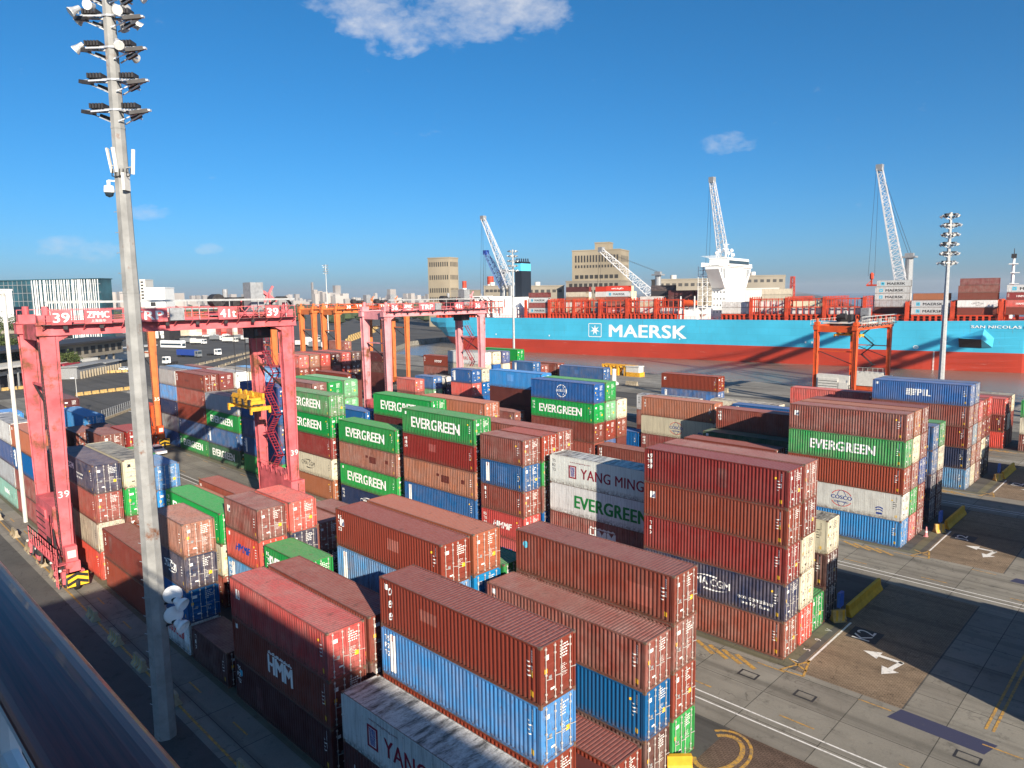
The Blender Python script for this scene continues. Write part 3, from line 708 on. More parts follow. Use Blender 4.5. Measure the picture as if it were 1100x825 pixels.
stack(1,0,-73.5,'bn:vert br:vert','of low stack left of mast base')
stack(1,1,-73.5,'br','low roof beside the mast',12.19,HC,2)
stack(1,2,-72.3,'gn:evg cr br','of stack behind the mast-side orange container')
stack(1,4,-73.4,'og','low roof behind the green roof',12.19,ST,2)
stack(1,5,-85.2,'br','long roof along the inner truck road',12.19,HC,2)
stack(1,5,-72.7,'br','roof ending behind the bright red one',12.19,HC,2)
stack(1,2,-58.9,'bn:tile rd:hmmb lb:stripe bn','in short stack by green roof',6.06,ST)
stack(1,3,-58.9,'rd nv','of short stack before the crane foot',6.06,ST,4)
stack(1,4,-59.5,'br dk dk','of short stack with lower doors coloured dark for shade',6.06,ST,3)  # two lower boxes coloured near black for the shade on their doors
stack(1,5,-59.5,'bn','roof behind the dark shaded doors',6.06,ST,3)
stack(1,2,-52.0,'gn:evg','low before the dark doors',6.06,ST,3)
stack(1,0,-59.65,'og nv:cma2 bl:stripe wh:hsr','of short stack right of the mast',6.06,ST)
stack(1,0,-53.15,'mr:vert','on the ground in shade beside the road',6.06,ST)
stack(1,0,-45.8,'rr:cai bn:hmm mr:dot','of shaded stack at bottom centre-left')
stack(1,1,-45.8,'bn mr mr','of stack behind the deep red roof')
FILL.append((-45.8,LY[1]+2*PITCH,12.19,HC))
stack(1,3,-45.8,'br:tile lb:stripe','of the twin stack, near side',12.19,HC,4)
stack(1,4,-45.8,'og lb','of the twin stack, far side',12.19,HC,4)
stack(1,5,-45.8,'gn','in shade behind the twin stack',12.19,HC,3)
stack(1,0,-32.4,'wh:ym mr:one','of low stack at bottom edge')
stack(1,1,-32.4,'bn:488 lb:stripe br','of the tall stack at bottom centre',12.19,HC,4)
FILL.append((-32.4,LY[1]+2*PITCH,12.19,HC))
stack(1,3,-32.4,'bn','low in the gap at bottom',12.19,HC,1)
stack(1,4,-32.4,'br:vert bl mr','of stack with rust-streaked pale roof')
stack(1,5,-32.4,'bn:dot bn br gn','of stack nearest the double white lines')

# block 2
stack(2,0,-146.3,'lgy lb nv gy bl','of stack behind the orange crane leg',detail=1)
stack(2,1,-146.3,'lb','roof behind the orange leg stack',12.19,HC,5)
stack(2,0,-133.6,'bn:vert br bn bl:vert gn:evg','of stack left of the yellow spreader',detail=2)
for r_, c_ in ((1,'dr'),(2,'wh'),(3,'cr'),(4,'lb'),(5,'bl')):
    stack(2,r_,-133.6,c_,f'with doors at row {"two three four five six".split()[r_-1]} left of spreader',12.19,HC,5)
stack(2,0,-121.2,'gy gn:evg bl:stripe dg:evg','of stack below the yellow spreader')
stack(2,1,-121.2,'cr gn mr','behind the stack below yellow spreader',12.19,HC,4)
stack(2,0,-107.7,'vb:apl bl vb bl:stripe gn','of blue stack behind pink right leg')
stack(2,2,-107.7,'bn','roof right of the pink leg',12.19,HC,5)
stack(2,3,-107.7,'gn','roof behind brown, right of leg',12.19,HC,5)
stack(2,4,-107.7,'lg lg','of stack with pale doors, right of leg',12.19,HC,5)
stack(2,0,-94.05,'gn:evg gn:evg dr cr:cmaw og','of stack at the pink right leg')
stack(2,2,-94.1,'bl bl','of small blue group in block two',12.19,HC,4)
stack(2,0,-79.8,'gn:evg og:patch gn:evg nv:cma2','of second lettered stack from pink leg')
stack(2,2,-79.8,'gn:evg mr','of stack peeking behind lettered greens',12.19,HC,5)
stack(2,0,-66.1,'gn:evg dr:vert og:patch bl:stripe br','of third lettered stack from pink leg')
stack(2,3,-73.2,'og','behind the third lettered green stack',12.19,HC,5)
stack(2,0,-53.0,'bn bl:stripe bn:vert lr:hmms lr:hmmb','of short stack left of white pair',6.06,ST)
stack(2,1,-53.0,'br gn bn bl','of second short stack left of white pair',6.06,ST,5)
stack(2,2,-59.5,'br bn','of long stack behind the short ones',12.19,ST,5)
stack(2,1,-45.9,'wh:ym wh:evgr br:hmm bn','of half-shaded white-lettered stack',12.19,HC,4)
FILL.append((-45.9,LY[2],12.19,HC))
stack(2,0,-33.0,'dr:vert br:tile dr:vert nv:cma br','of the tall corner stack')
stack(2,1,-33.0,'br bn cr cr rd','behind the tall corner stack',12.19,HC)
stack(2,2,-33.2,'gn','low at the second road corner',12.19,HC)
stack(2,3,-33.2,'cr mr dk','of stack beside the yellow barrier, foot coloured for shade')  # bottom box coloured dark grey in place of the shadow on its doors

# block 3
for r_, sp in enumerate(('rd br bn', 'og bn', 'lr bn', 'mr dr', 'lr dr', 'mr mr')):
    stack(3,r_,-156.8,sp,f'of row {"one two three four five six".split()[r_]} before orange twin cranes',12.19,HC,5)
stack(3,0,-150.0+12.3,'bn br','of long stack behind pale green doors',12.19,HC,4)
stack(3,0,-210,'bn:hs2','far back along the truck road',12.19,HC,3)
stack(3,0,-197.6,'br:hs2','far back beside the white gate',12.19,HC,3)
stack(3,3,-119.9,'rd bn','of short stack behind second pink crane',6.06,ST,4)
stack(3,5,-120.9,'bl lg nv','of short stack beside the tank',6.06,ST,4)
stack(3,4,-105.9,'bl:stripe rd nv:cma2','of short stack between second pink legs',6.06,ST,5)
stack(3,5,-106.0,'cr bl bl','of short stack behind second pink leg',6.06,ST,5)
stack(3,0,-90.1,'bn mr','of low stack behind block two greens',12.19,HC,3)
stack(3,4,-88.5,'gy:ym1 nv:cma2','of stack behind the ring-emblem blue',12.19,HC,3)
stack(3,2,-89.3,'lb','roof left of the ring-emblem blue',12.19,HC,5)
stack(3,0,-74.3,'bl:coscow gn:evg bn br','of stack with the ring-emblem blue',12.19,HC,5)
stack(3,1,-74.3,'gn lg br bl bn','behind the ring-emblem blue stack')
stack(3,2,-74.3,'cr br','of stack right of pale green doors',12.19,HC,4)
stack(3,4,-74.3,'bl gn','of stack in the dark middle gap',12.19,HC,2)
stack(3,0,-61.5,'bn:vert bn','of low stack behind the white pair',12.19,HC,2)
stack(3,4,-61.6,'og:vert cr:cosco dr:vert bn','of mid-yard orange and cream stack')
stack(3,0,-47.6,'br','roof behind the tall corner stack',12.19,HC,3)
stack(3,2,-48.0,'dg','roof in shade mid-yard',12.19,HC,3)
stack(3,3,-47.6,'br:vert','half in shade mid-yard',12.19,HC,4)
stack(3,0,-34.0,'br:tile gn:evgs br wh:cosco lb','of third block corner stack')
stack(3,1,-34.0,'og cr br gn lr','behind third block corner stack')
stack(3,2,-34.0,'bn bn vb br dr','in row three of third corner')
stack(3,4,-34.2,'bl bl nv nv','of blue-grey door stack, third corner')
stack(3,5,-34.2,'gn cr mr mr','of last stack in third corner')

# block 4
stack(4,2,-193.5,'br bn','of stack beyond the orange twin cranes',12.19,HC,5)
stack(4,3,-178.0,'mr mr','of big stack coloured for shade behind second pink crane',12.19,HC,4)  # brown boxes in shade, given maroon to darken them
stack(4,4,-151.5,'bn:hmms br bn','of stack with logo, second pink crane',12.19,HC,4)
stack(4,0,-128.5,'wh:hsr cr cr','of white stack between second pink legs',12.19,HC,5)
stack(4,1,-128.2,'cr bl cr','behind the white red-lettered stack',12.19,HC,5)
stack(4,2,-121.8,'vb cr','behind the cream doors, quay side',6.06,HC,5)
stack(4,4,-128.6,'gn:chin cr','beside the distant lamp mast',12.19,HC,5)
stack(4,0,-107.3,'bl:stripe bl:stripe mt og bl','of short blue stack, fourth block',6.06,ST)
stack(4,3,-118.5,'br bn','of reddish roofs near the water',12.19,HC,4)
stack(4,5,-118.5,'br','last reddish roof near the water',12.19,HC,4)
stack(4,4,-103.4,'bl','alone high behind the ring-emblem stack',12.19,HC,4)
stack(4,4,-77.0,'br:tile bl:stripe','of stack standing before the quay',12.19,HC,4)
stack(4,0,-75.2,'lgy:cosco br','of pale-roofed stack, fourth block',12.19,HC,3)
stack(4,1,-61.8,'cr gn','of stack behind mid-yard orange',12.19,HC,3)
stack(4,0,-56.3,'bl:stripe','roof behind the shaded brown',12.19,HC,3)
stack(4,2,-48.9,'rd:hmms rd','of red stack beneath orange crane',12.19,HC,4)
stack(4,0,-34.6,'bl:pil br:vert bn nv lb','of fourth block corner stack')
stack(4,1,-34.6,'bl bn bg og cr','behind fourth block corner stack')
stack(4,2,-34.6,'lr og br bn','in row three, fourth corner',12.19,HC)
stack(4,3,-34.6,'br bn cr dk','in row four, fourth corner, foot coloured for shade',12.19,HC)  # dark grey bottom box stands in for shade
stack(4,4,-34.6,'lr bn dk dk','in row five, fourth corner, lower half coloured for shade',12.19,HC)  # both lower boxes darkened in colour for the shade there
# block 5
stack(5,0,-36.3,'rd bn rd','of red stack at far right')
stack(5,1,-36.3,'bn cr','behind the far right reds',12.19,HC,3)
stack(5,2,-36.3,'cr bn','third row of far right reds',12.19,HC,3)
stack(5,0,-21.9,'gn cr bn:vert','of last stack at right edge')
stack(5,0,-9.5,'bn gn br','of stack beyond the right edge')
# across the cross road, mostly outside the frame: their shadows fall on the road
RB = {2: (.5, [(0,5),(1,5),(2,5),(3,4),(4,3),(5,2)]), 3: (1.0, [(0,5),(1,5),(2,5),(3,5),(4,5),(5,4)]), 4: (1.0, [(0,5),(1,5),(2,5),(3,4)])}
for ln, (xx, rows) in RB.items():
    for r_, n_ in rows: FILL.append((xx, LY[ln]+r_*PITCH, 12.19, n_*HC)); FILL.append((xx+12.8, LY[ln]+r_*PITCH, 12.19, n_*HC))
FILL.append((-120.9, 97.0, 6.06, 2*ST))
b = MB()
for (x, y, L_, h_) in FILL:
    k = max(1, round(h_/HC)); hh = h_/k
    for i in range(k): b.box(x+.03, x+L_-.03, y+.03, y+CW-.03, i*hh+.02, (i+1)*hh-.02)
for (x, y, z, L_, h_) in BOXES: b.box(x+.03, x+L_-.03, y+.03, y+CW-.03, z+.02, z+h_-.02)
fo = b.build('stacked_containers', mat('brown_container_paint', (.13, .035, .028), .6, 0, .2, .4, coord='World'))
tag(fo, 'brown containers buried low inside the stacks', 'stacked containers', kind='stuff')
print('containers so far', NCONT)

# tank container
def tank(x0, y0, z, label):
    t = thing('tank_container', label, 'tank container', (x0+3.03, y0+CW/2, z))
    b = MB()
    b.lathe([(0, -2.75), (.6, -2.7), (1.0, -2.5), (1.12, -2.2), (1.12, 2.2), (1.0, 2.5), (.6, 2.7), (0, 2.75)], (0, 0, 1.3), 20, 0, 'x'); b.build('tank', M['ivory'], t, True)
    b = MB()
    for sx in (-1, 1):
        for sy in (-1, 1): b.box(*sorted((sx*3.03, sx*2.9)), *sorted((sy*1.219, sy*1.1)), 0, 2.58)
        for z_ in (.06, 2.5): b.box(*sorted((sx*3.02, sx*2.91)), -1.1, 1.1, z_-.05, z_+.05)
        b.beam((sx*2.96, -1.1, .1), (sx*2.96, -.3, .7), .08); b.beam((sx*2.96, 1.1, .1), (sx*2.96, .3, .7), .08)
    for sy in (-1, 1):
        for z_ in (.06, 2.5): b.box(-2.9, 2.9, *sorted((sy*1.21, sy*1.1)), z_-.05, z_+.05)
    b.build('frame', M['dark'], t)
for k in range(2, 3): container(-120.9, 97.0, k*ST, 'nv', 6.06, ST, 'navy container directly under the white tank', 1)
tank(-120.9, 97.0, ST*3, 'white tank container with dark frame on the stacks')
# ------------------------------------------------------------------ rubber-tyred gantry cranes
def boards(parent, x, items, y_at, z0, z1, matboard, depth=.12):
    """Sign boards on the beam facing +x; text runs along +y."""
    for txt, yc, wd, sub in items:
        b = MB(); b.box(x-depth, x, yc-wd/2, yc+wd/2, z0, z1); bo = b.build('sign_board', matboard, parent)
        h = (z1-z0); vs, fs, w_ = text_geo(txt, h*(.66 if not sub else .46), .02, wd*.8)
        bb = MB()
        for j, e in enumerate((-.035, 0, .035)):
            o = len(bb.v); bb.v += [(x+.012+j*.0015, yc-wd*.4+a+e, z0+h*(.17 if not sub else .43)+c) for a, c in vs]; bb.f += [tuple(i+o for i in f) for f in fs]; bb.m += [0]*len(fs)
        if sub:
            vs, fs, w_ = text_geo(sub, h*.2, 0, wd*.55); o = len(bb.v)
            bb.v += [(x+.012, yc-wd*.275+a, z0+h*.12+c) for a, c in vs]; bb.f += [tuple(i+o for i in f) for f in fs]; bb.m += [0]*len(fs)
        bb.build('lettering', M['white'], bo)
def rtg(label, xf, xr, yl, yr, zt, pm, items, trolley_y, spread_z=None, group=None, fine=True, lw=1.0, cond=None, acc=None, num=None):
    t = thing('gantry_crane', label, 'gantry crane', (0, 0, 0), 0, group); acc = acc or pm
    zg0, zg1 = zt-2.25, zt-1.35
    for x in (xf, xr):
        for y, s in ((yl, 1), (yr, -1)):
            b = MB()
            # leg box tapering towards the foot, with flange plates
            b.beam((x, y, 2.3), (x, y, zg0+.7), 0.7*lw, .8*lw, 0, (0, 1, 0), .8*lw, 1.4*lw)
            for dx in (-.37*lw, .37*lw): b.beam((x+dx, y-.02, 2.3), (x+dx*1.14, y-.02, zg0), .05, .92*lw, 0, (0, 1, 0), .05, 1.52*lw)
            for q in range(1, 7):                          # bolted splice bands and stiffener plates
                z = 2.3+(zg0-2.3)*q/7; ww_ = (.8+.6*q/7)*lw; b.box(x-.44*lw, x+.44*lw, y-ww_/2-.03, y+ww_/2+.03, z, z+(.16 if q in (2, 5) else .05))
            b.tube((x+.40*lw, y+.28*lw, 2.5), (x+.45*lw, y+.5*lw, zg1), .022, None, 5, 1)
            b.tube((x, y, zg1), (x, y, zt+.35), .3*lw, .3*lw, 10); b.box(x-.45, x+.45, y-.75, y+.75, zg1+.05, zg1+.9)
            if fine and x == xf:
                for k in range(60): z = 3+k*.33; b.beam((x-.2, y-s*(.48+.3*z/24)*lw, z), (x+.2, y-s*(.48+.3*z/24)*lw, z), .03, None, 1)
                for dx in (-.22, .22): b.beam((x+dx, y-s*.55*lw, 3), (x+dx, y-s*.8*lw, zg0-.6), .045, None, 1)
            b.beam((x, y, zg0-.5), (x, y+s*1.5, zg0+.3), .8*lw, .9)
            leg = b.build('leg', [pm, M['dark']], t)
            if fine and x == xf and num:
                vs, fs, w_ = text_geo(num, .62, .02, .9); q = MB(); q.v = [(x+.48*lw, y-.45+a, 8.6+c) for a, c in vs]; q.f = list(fs); q.m = [0]*len(fs); q.build('lettering', M['white'], leg)
        b = MB(); b.box(x-.55, x+.55, yl-1.0*lw, yr+1.0*lw, zg0, zg1)
        b.box(x-.72, x+.72, yl-1.05*lw, yr+1.05*lw, zg1, zg1+.08); b.box(x-.7, x+.7, yl-1.0*lw, yr+1.0*lw, zg0-.06, zg0)
        b.box(x-.1, x+.1, yl-.9, yr+.9, zg1+.08, zg1+.22)
        gd = b.build('girder', pm, t)
        b = MB(); s = 1 if x == xf else -1; xa = x+s*.62; xb = x+s*1.35
        b.box(*sorted((xa, xb)), yl-.6, yr+.6, zg1+.0, zg1+.06, 1)
        n = int((yr-yl)/1.5)
        for i in range(n+1):
            y = yl-.5+(yr-yl+1)*i/n
            b.beam((xb, y, zg1+.06), (xb, y, zt), .06)
            b.beam((xa, y, zg1-.5), (xb, y, zg1), .07)
        for z in (zg1+.6, zt): b.beam((xb, yl-.5, z), (xb, yr+.5, z), .055)
        for i in range(int(yr-yl)//3): b.box(*sorted((xb-.2*s, xb-.02*s)), yl+1+i*3, yl+1.35+i*3, zg1-.42, zg1-.1, 1)
        if fine and s == 1:
            for i in range(5): y = yr-6+i*1.2; b.beam((xb-.05, y, zg1+.1), (xb-.05, y+1.2, zt), .05); b.beam((xb-.05, y+1.2, zg1+.1), (xb-.05, y, zt), .05)
        b.build('walkway', [acc, M['dark']], t)
        if fine and s == 1:
            b = MB(); b.box(xb-.3, xb-.1, yl-.2, yr+.6, zt+.62, zt+.82)
            for i in range(8): y = yl+.5+i*(yr-yl-1)/7; b.beam((xb-.2, y, zg1+.1), (xb-.2, y, zt+.62), .07)
            b.build('cable_tray', M['galv'], t); b = MB(); b.box(xb-.1, xb+.2, yl+10.4, yl+11.8, zg1+.1, zt); b.build('junction_box', M['steel'], t)
    for y in (yl, yr):
        b = MB(); b.box(xr-1.5, xf+1.5, y-.6, y+.6, 1.5, 2.55)
        b.box(xr-2.0, xf+2.0, y-.45, y+.45, 1.2, 1.5); b.build('sill_beam', pm, t)
        b = MB(); b.box(xr+.4, xf-.4, y-.5, y+.5, zg0-.55, zg1-.02)
        b.beam((xr+.4, y, zt-7.2), (xf-.4, y, zt-7.2), .22); b.beam((xr+.4, y, zt-7.2), (xf-.6, y, zt-10), .16, None, 1)
        b.build('end_tie', [pm, M['dark']], t)
        for xx in (xr-1.2, xf+1.2):
            b = MB(); b.box(xx-1.3, xx+1.3, y-.75, y+.75, .95, 1.5); b.box(xx-.3, xx+.3, y-.9, y+.9, .5, 1.6)
            bg_ = b.build('bogie', acc, t)
            for dx in (-.75, .75):
                b = MB(); b.lathe([(0, -.26), (.5, -.26), (.72, -.18), (.75, 0), (.72, .18), (.5, .26), (0, .26)], (xx+dx, y, .75), 16, 0, 'y'); b.build('wheel', M['black'], bg_, True)
    # hazard board on the near corner
    if fine:
        b = MB(); b.box(xf+2.5, xf+2.62, yl-.9, yl+.9, .55, 1.75, 0)
        for i in range(4):
            z = .62+i*.3
            if i % 2 == 0: b.face([(xf+2.63, yl-.88, z), (xf+2.63, yl, z+.35), (xf+2.63, yl, z+.65), (xf+2.63, yl-.88, z+.3)], 1); b.face([(xf+2.63, yl, z+.35), (xf+2.63, yl+.88, z), (xf+2.63, yl+.88, z+.3), (xf+2.63, yl, z+.65)], 1)
        b.build('hazard_board', [M['yellow'], M['black']], t)
        b = MB()   # cabinets and the access ladder on the near sill
        b.box(xr+.6, xf-.7, yl-.8, yl+.9, 2.6, 7.6); b.box(xr+1.0, xf-3.2, yl-.95, yl-.8, 3.4, 6.8); b.box(xf-3.0, xf-1.0, yl-1.0, yl-.8, 2.9, 6.0); b.box(xf-2.7, xf-1.3, yl-1.06, yl-1.0, 3.3, 4.4, 1); b.box(xr+.2, xr+1.6, yl-1.3, yl-.2, 1.6, 3.2, 1)
        for k in range(5): b.box(xr+1.1, xf-3.3, yl-.98, yl-.95, 3.7+k*.6, 3.8+k*.6, 1)
        b.path([(xf-.6, yl-.9, 5.5), (xf+.2, yl-1.0, 4.2), (xf+.9, yl-.9, 3.0), (xf+1.2, yl-.7, 1.8)], .07, 6, 1); b.path([(xf-.6, yl-.9, 4.8), (xf+.4, yl-1.1, 3.4), (xf+1.5, yl-.9, 2.0)], .05, 6, 1)
        b.box(xf+.55, xf+1.25, yl-.5, yl+.5, 2.5, 4.0); b.box(xf+1.26, xf+1.3, yl-.35, yl+.35, 2.9, 3.6, 2)
        b.build('power_cabinet', [acc, M['dark'], M['ivory']], t)
        for xx in (xr-2.6, xr+.9, xf-.9, xf+2.2):     # wheel yokes, steering arms and lamps round the bogies
            b = MB(); b.beam((xx, yl-.95, .6), (xx-.2, yl-.75, 2.2), .3, .35); b.beam((xx+.5, yl-.95, .8), (xx+.25, yl-.8, 1.9), .16, None, 1); b.box(xx-.3, xx+.2, yl-1.2, yl-.85, 1.5, 2.1); b.tube((xx-.4, yl-1.05, .75), (xx+.5, yl-1.05, .75), .12, None, 8, 1); b.lathe([(0, 0), (.12, .02), (.12, .2), (0, .22)], (xx, yl-1.25, 2.1), 8, 2)
            b.build('wheel_yoke', [acc, M['dark'], M['ivory']], t)
        b = MB()
        for yy_ in (-.35, .35): b.beam((xf-.2, yl-1.2+yy_*0, 1.5), (xf-.2, yl-1.2, 7), .07)
        for xx in (xr-1, xf+1.6):
            for dz in (3.6, 4.2): b.beam((xr-1.2, yl-1.35, dz), (xf+1.8, yl-1.35, dz), .06)
        for i in range(12): x = xr-1.2+i*(xf-xr+3)/11; b.beam((x, yl-1.35, 2.5), (x, yl-1.35, 4.2), .06)
        b.box(xr-1.2, xf+1.8, yl-1.4, yl-.6, 2.5, 2.58)
        for i in range(10): b.beam((xf+.9, yl-1.35, .5+i*.3), (xf+1.5, yl-1.35, .5+i*.3), .05)
        for dx in (.9, 1.5): b.beam((xf+dx, yl-1.35, .3), (xf+dx, yl-1.35, 4.2), .07)
        b.build('service_platform', acc, t)
        b = MB(); b.box(xr+.7, xf-.8, yr-.8, yr+.9, 2.6, 6.2); b.box(xf-.78, xf+.95, yr-.85, yr+.85, 2.6, 5.6); b.box(xf+.96, xf+1.02, yr-.7, yr+.7, 2.9, 5.3); b.box(xf+1.0, xf+1.06, yr-.04, yr+.04, 2.9, 5.3, 1)
        for k in range(7): b.beam((xf+1.5, yr-1.2+k*.4, 2.5), (xf+1.5, yr-1.2+k*.4, 3.6), .05); b.beam((xr+.7+k*1.2, yr-1.1, 6.2), (xr+.7+k*1.2, yr-1.1, 7.3), .05)
        b.beam((xf+1.5, yr-1.2, 3.6), (xf+1.5, yr+1.2, 3.6), .05); b.beam((xr+.7, yr-1.1, 7.3), (xf-.8, yr-1.1, 7.3), .05); b.box(xf+.3, xf+1.6, yr-1.3, yr+1.3, 2.42, 2.5)
        b.build('power_cabinet', [acc, M['dark']], t)
        b = MB()   # zigzag stair up the far leg
        for i in range(6):
            z = 5.6+i*2.5; xa, xb = (xr+1.0, xf-1.2) if i % 2 == 0 else (xf-1.2, xr+1.0)
            xa, xb = xr+3.2+(xa-xr-3.2)*.45, xr+3.2+(xb-xr-3.2)*.45
            for dy in (-.35, .35):
                b.beam((xa, yr+dy, z), (xb, yr+dy, z+2.5), .06, .16); b.beam((xa, yr+dy, z+1), (xb, yr+dy, z+3.5), .035)
            for j in range(9): q = j/8; b.box(xa+(xb-xa)*q-.12, xa+(xb-xa)*q+.12, yr-.35, yr+.35, z+2.5*q, z+2.5*q+.04)
            b.box(xb-.5, xb+.5, yr-.6, yr+.6, z+2.46, z+2.52)
        b.build('stair', M['dark'] if pm is M['orange'] else M['pinkdark'], t)
    boards(t, xf+1.52, items, 0, zg1+.02, zt-.02, acc)
    # trolley, machinery, cab, hoist ropes and spreader
    xm = (xf+xr)/2; ty = trolley_y; b = MB()
    b.box(xr-.9, xf+.9, ty-2.6, ty+2.6, zt-1.05, zt-.65, 0)
    b.box(xm-2.4, xm+1.0, ty-1.6, ty+1.0, zt-.6, zt+1.0, 1); b.box(xf-1.6, xf+.2, ty-.9, ty+.6, zt-.6, zt+2.6, 2)
    b.lathe([(0, -.7), (.75, -.7), (.75, .7), (0, .7)], (xm-.4, ty-2.9, zt+.65), 14, 1, 'x')
    for i in range(5): b.beam((xf-2+i*.5, ty-1+i*.6, zt-.6), (xf-2+i*.5, ty-1+i*.6, zt+1.0+.4*(i % 3)), .14, None, 3)
    b.beam((xf-.5, ty+.8, zt+1.6), (xf-.5, ty+2.4, zt+.5), .5, .3, 3); b.beam((xf-.5, ty+1.0, zt+.4), (xf-.3, ty+2.0, zt+2.2), .22, None, 3); b.beam((xf-.5, ty-3.8, zt+.6), (xf-.5, ty-1.4, zt+.9), .3, None, 1)
    b.tube((xm, ty-2, zt+1), (xm, ty-2, zt+1.9), .3, None, 10, 2)
    b.path([(xf, ty+1.5, zt+.2), (xf, ty+2.2, zt+.9), (xf, ty+3.4, zt+.9), (xf, ty+4.0, zt+.1)], .14, 6, 1)
    tr = b.build('trolley', [acc, M['dark'], M['steel'], pm], t)
    if fine:
        b = MB(); b.box(xm-1.4, xm+1.2, ty+.5, ty+2.6, zg0-1.5, zg0+.6, 0); b.box(xm-1.42, xm+1.24, ty+.6, ty+2.5, zg0-1.2, zg0-.4, 1); b.box(xm-2.6, xm+2.0, ty-2.6, ty+3.6, zg0+.6, zg0+.95, 0)
        b.build('operator_cab', [M['dark'], M['glass']], tr)
    if spread_z:
        b = MB()
        for dx in (-1.5, 1.5):
            for dy in (-.7, .7): b.tube((xm+dx, ty+dy, spread_z+1.9), (xm+dx*.9, ty+dy, zt-1), .025, None, 5)
        b.build('hoist_rope', M['dark'], tr)
        z = spread_z; b = MB()
        b.box(xm-2.9, xm+2.9, ty-.55, ty-.25, z, z+.42); b.box(xm-2.9, xm+2.9, ty+.25, ty+.55, z, z+.42)
        for s in (-1, 1):
            b.box(*sorted((xm+s*2.7, xm+s*3.05)), ty-1.2, ty+1.2, z-.05, z+.4)
            for sy in (-1, 1): b.box(*sorted((xm+s*2.75, xm+s*3.02)), *sorted((ty+sy*1.02, ty+sy*1.22)), z-.4, z)
        b.box(xm-2.2, xm+2.2, ty-.95, ty+.95, z+.55, z+1.0); b.box(xm-1.9, xm+1.9, ty-1.05, ty-.8, z+.9, z+1.75); b.box(xm-1.9, xm+1.9, ty+.8, ty+1.05, z+.9, z+1.75)
        for dx in (-1.5, 0, 1.5): b.lathe([(0, -.12), (.42, -.12), (.42, .12), (0, .12)], (xm+dx, ty-.3, z+1.75), 12, 0, 'y'); b.box(xm+dx-.3, xm+dx+.3, ty-.7, ty+.7, z+1.0, z+1.3)
        for dx in (-2.3, -.8, .8, 2.3):
            b.box(xm+dx-.22, xm+dx+.22, ty-1.12, ty-.96, z+.55, z+1.25, 1); b.tube((xm+dx, ty-.6, z+.5), (xm+dx, ty+.6, z+.5), .12, None, 8, 1)
        for k in range(6): b.beam((xm-2.6+k*.95, ty-1.0, z+1.0+.2*(k % 2)), (xm-2.0+k*.95, ty-1.0, z+1.5-.3*(k % 2)), .1, None, k % 2)
        b.path([(xm+1, ty, z+1.7), (xm+1.6, ty-.9, z+1.2), (xm+2.3, ty-.9, z+.8)], .06, 6, 1)
        b.build('spreader', [M['spreader'], M['dark']], tr)
    if cond:
        b = MB(); x, y, z0_, z1_ = cond; b.path([(x, y, z0_), (x, y, z1_-.4), (x+.15, y-.05, z1_-.1), (x+.1, y-.5, z1_)], .2, 8); b.build('conduit', M['ivory'], t)
    return t
IT = lambda n: [(n, 17.95, 1.6, None), ('ZPMC', 21.0, 2.3, '上海振华'), ('TRP', 25.4, 3.7, None), ('41t', 33.45, 2.1, None), (n, 38.5, 1.6, None)]
rtg('faded red gantry crane with white numbers, towering beside the lamp mast', -76.6, -84.2, 17.1, 40.8, 26.1, M['pink'], IT('39'), 37.6, 14.2, fine=True, cond=(-87.5, 16.0, 4, 27.9), acc=M['pink'], num='39')
rtg('pale pink gantry crane standing mid-yard before the ship stern', -108.3, -115.2, 77.6, 101.3, 25.6, M['pink2'], [(a, y+60.5, w_, s_) for a, y, w_, s_ in IT('36')], 97.5, None, fine=True, acc=M['pink'], num='36')
rtg('orange gantry crane with its leg right behind the mast', -138.0, -145.0, 47.0, 70.7, 24.5, M['orange2'], [], 66, None, None, True, .85, acc=M['orange'], num='35')
rtg('orange gantry crane, left of two identical ones far back', -184.6, -191.6, 107.2, 130.9, 25.0, M['orange2'], [('33', 110, 1.6, None), ('TRP', 122, 4, None)], 126, None, 'orange gantry cranes far back', False, .95, acc=M['orange'])
rtg('orange gantry crane, right of two identical ones far back', -172.4, -179.4, 107.2, 130.9, 25.0, M['orange2'], [('38', 110, 1.6, None), ('TRP', 122, 4, None)], 126, None, 'orange gantry cranes far back', False, .95, acc=M['orange'])
rtg('bright orange gantry crane standing alone at right before the red hull', -57.9, -66.6, 169.9, 193.5, 20.2, M['orange'], [], 178, 16.2, None, True, .95, acc=M['ivory'])

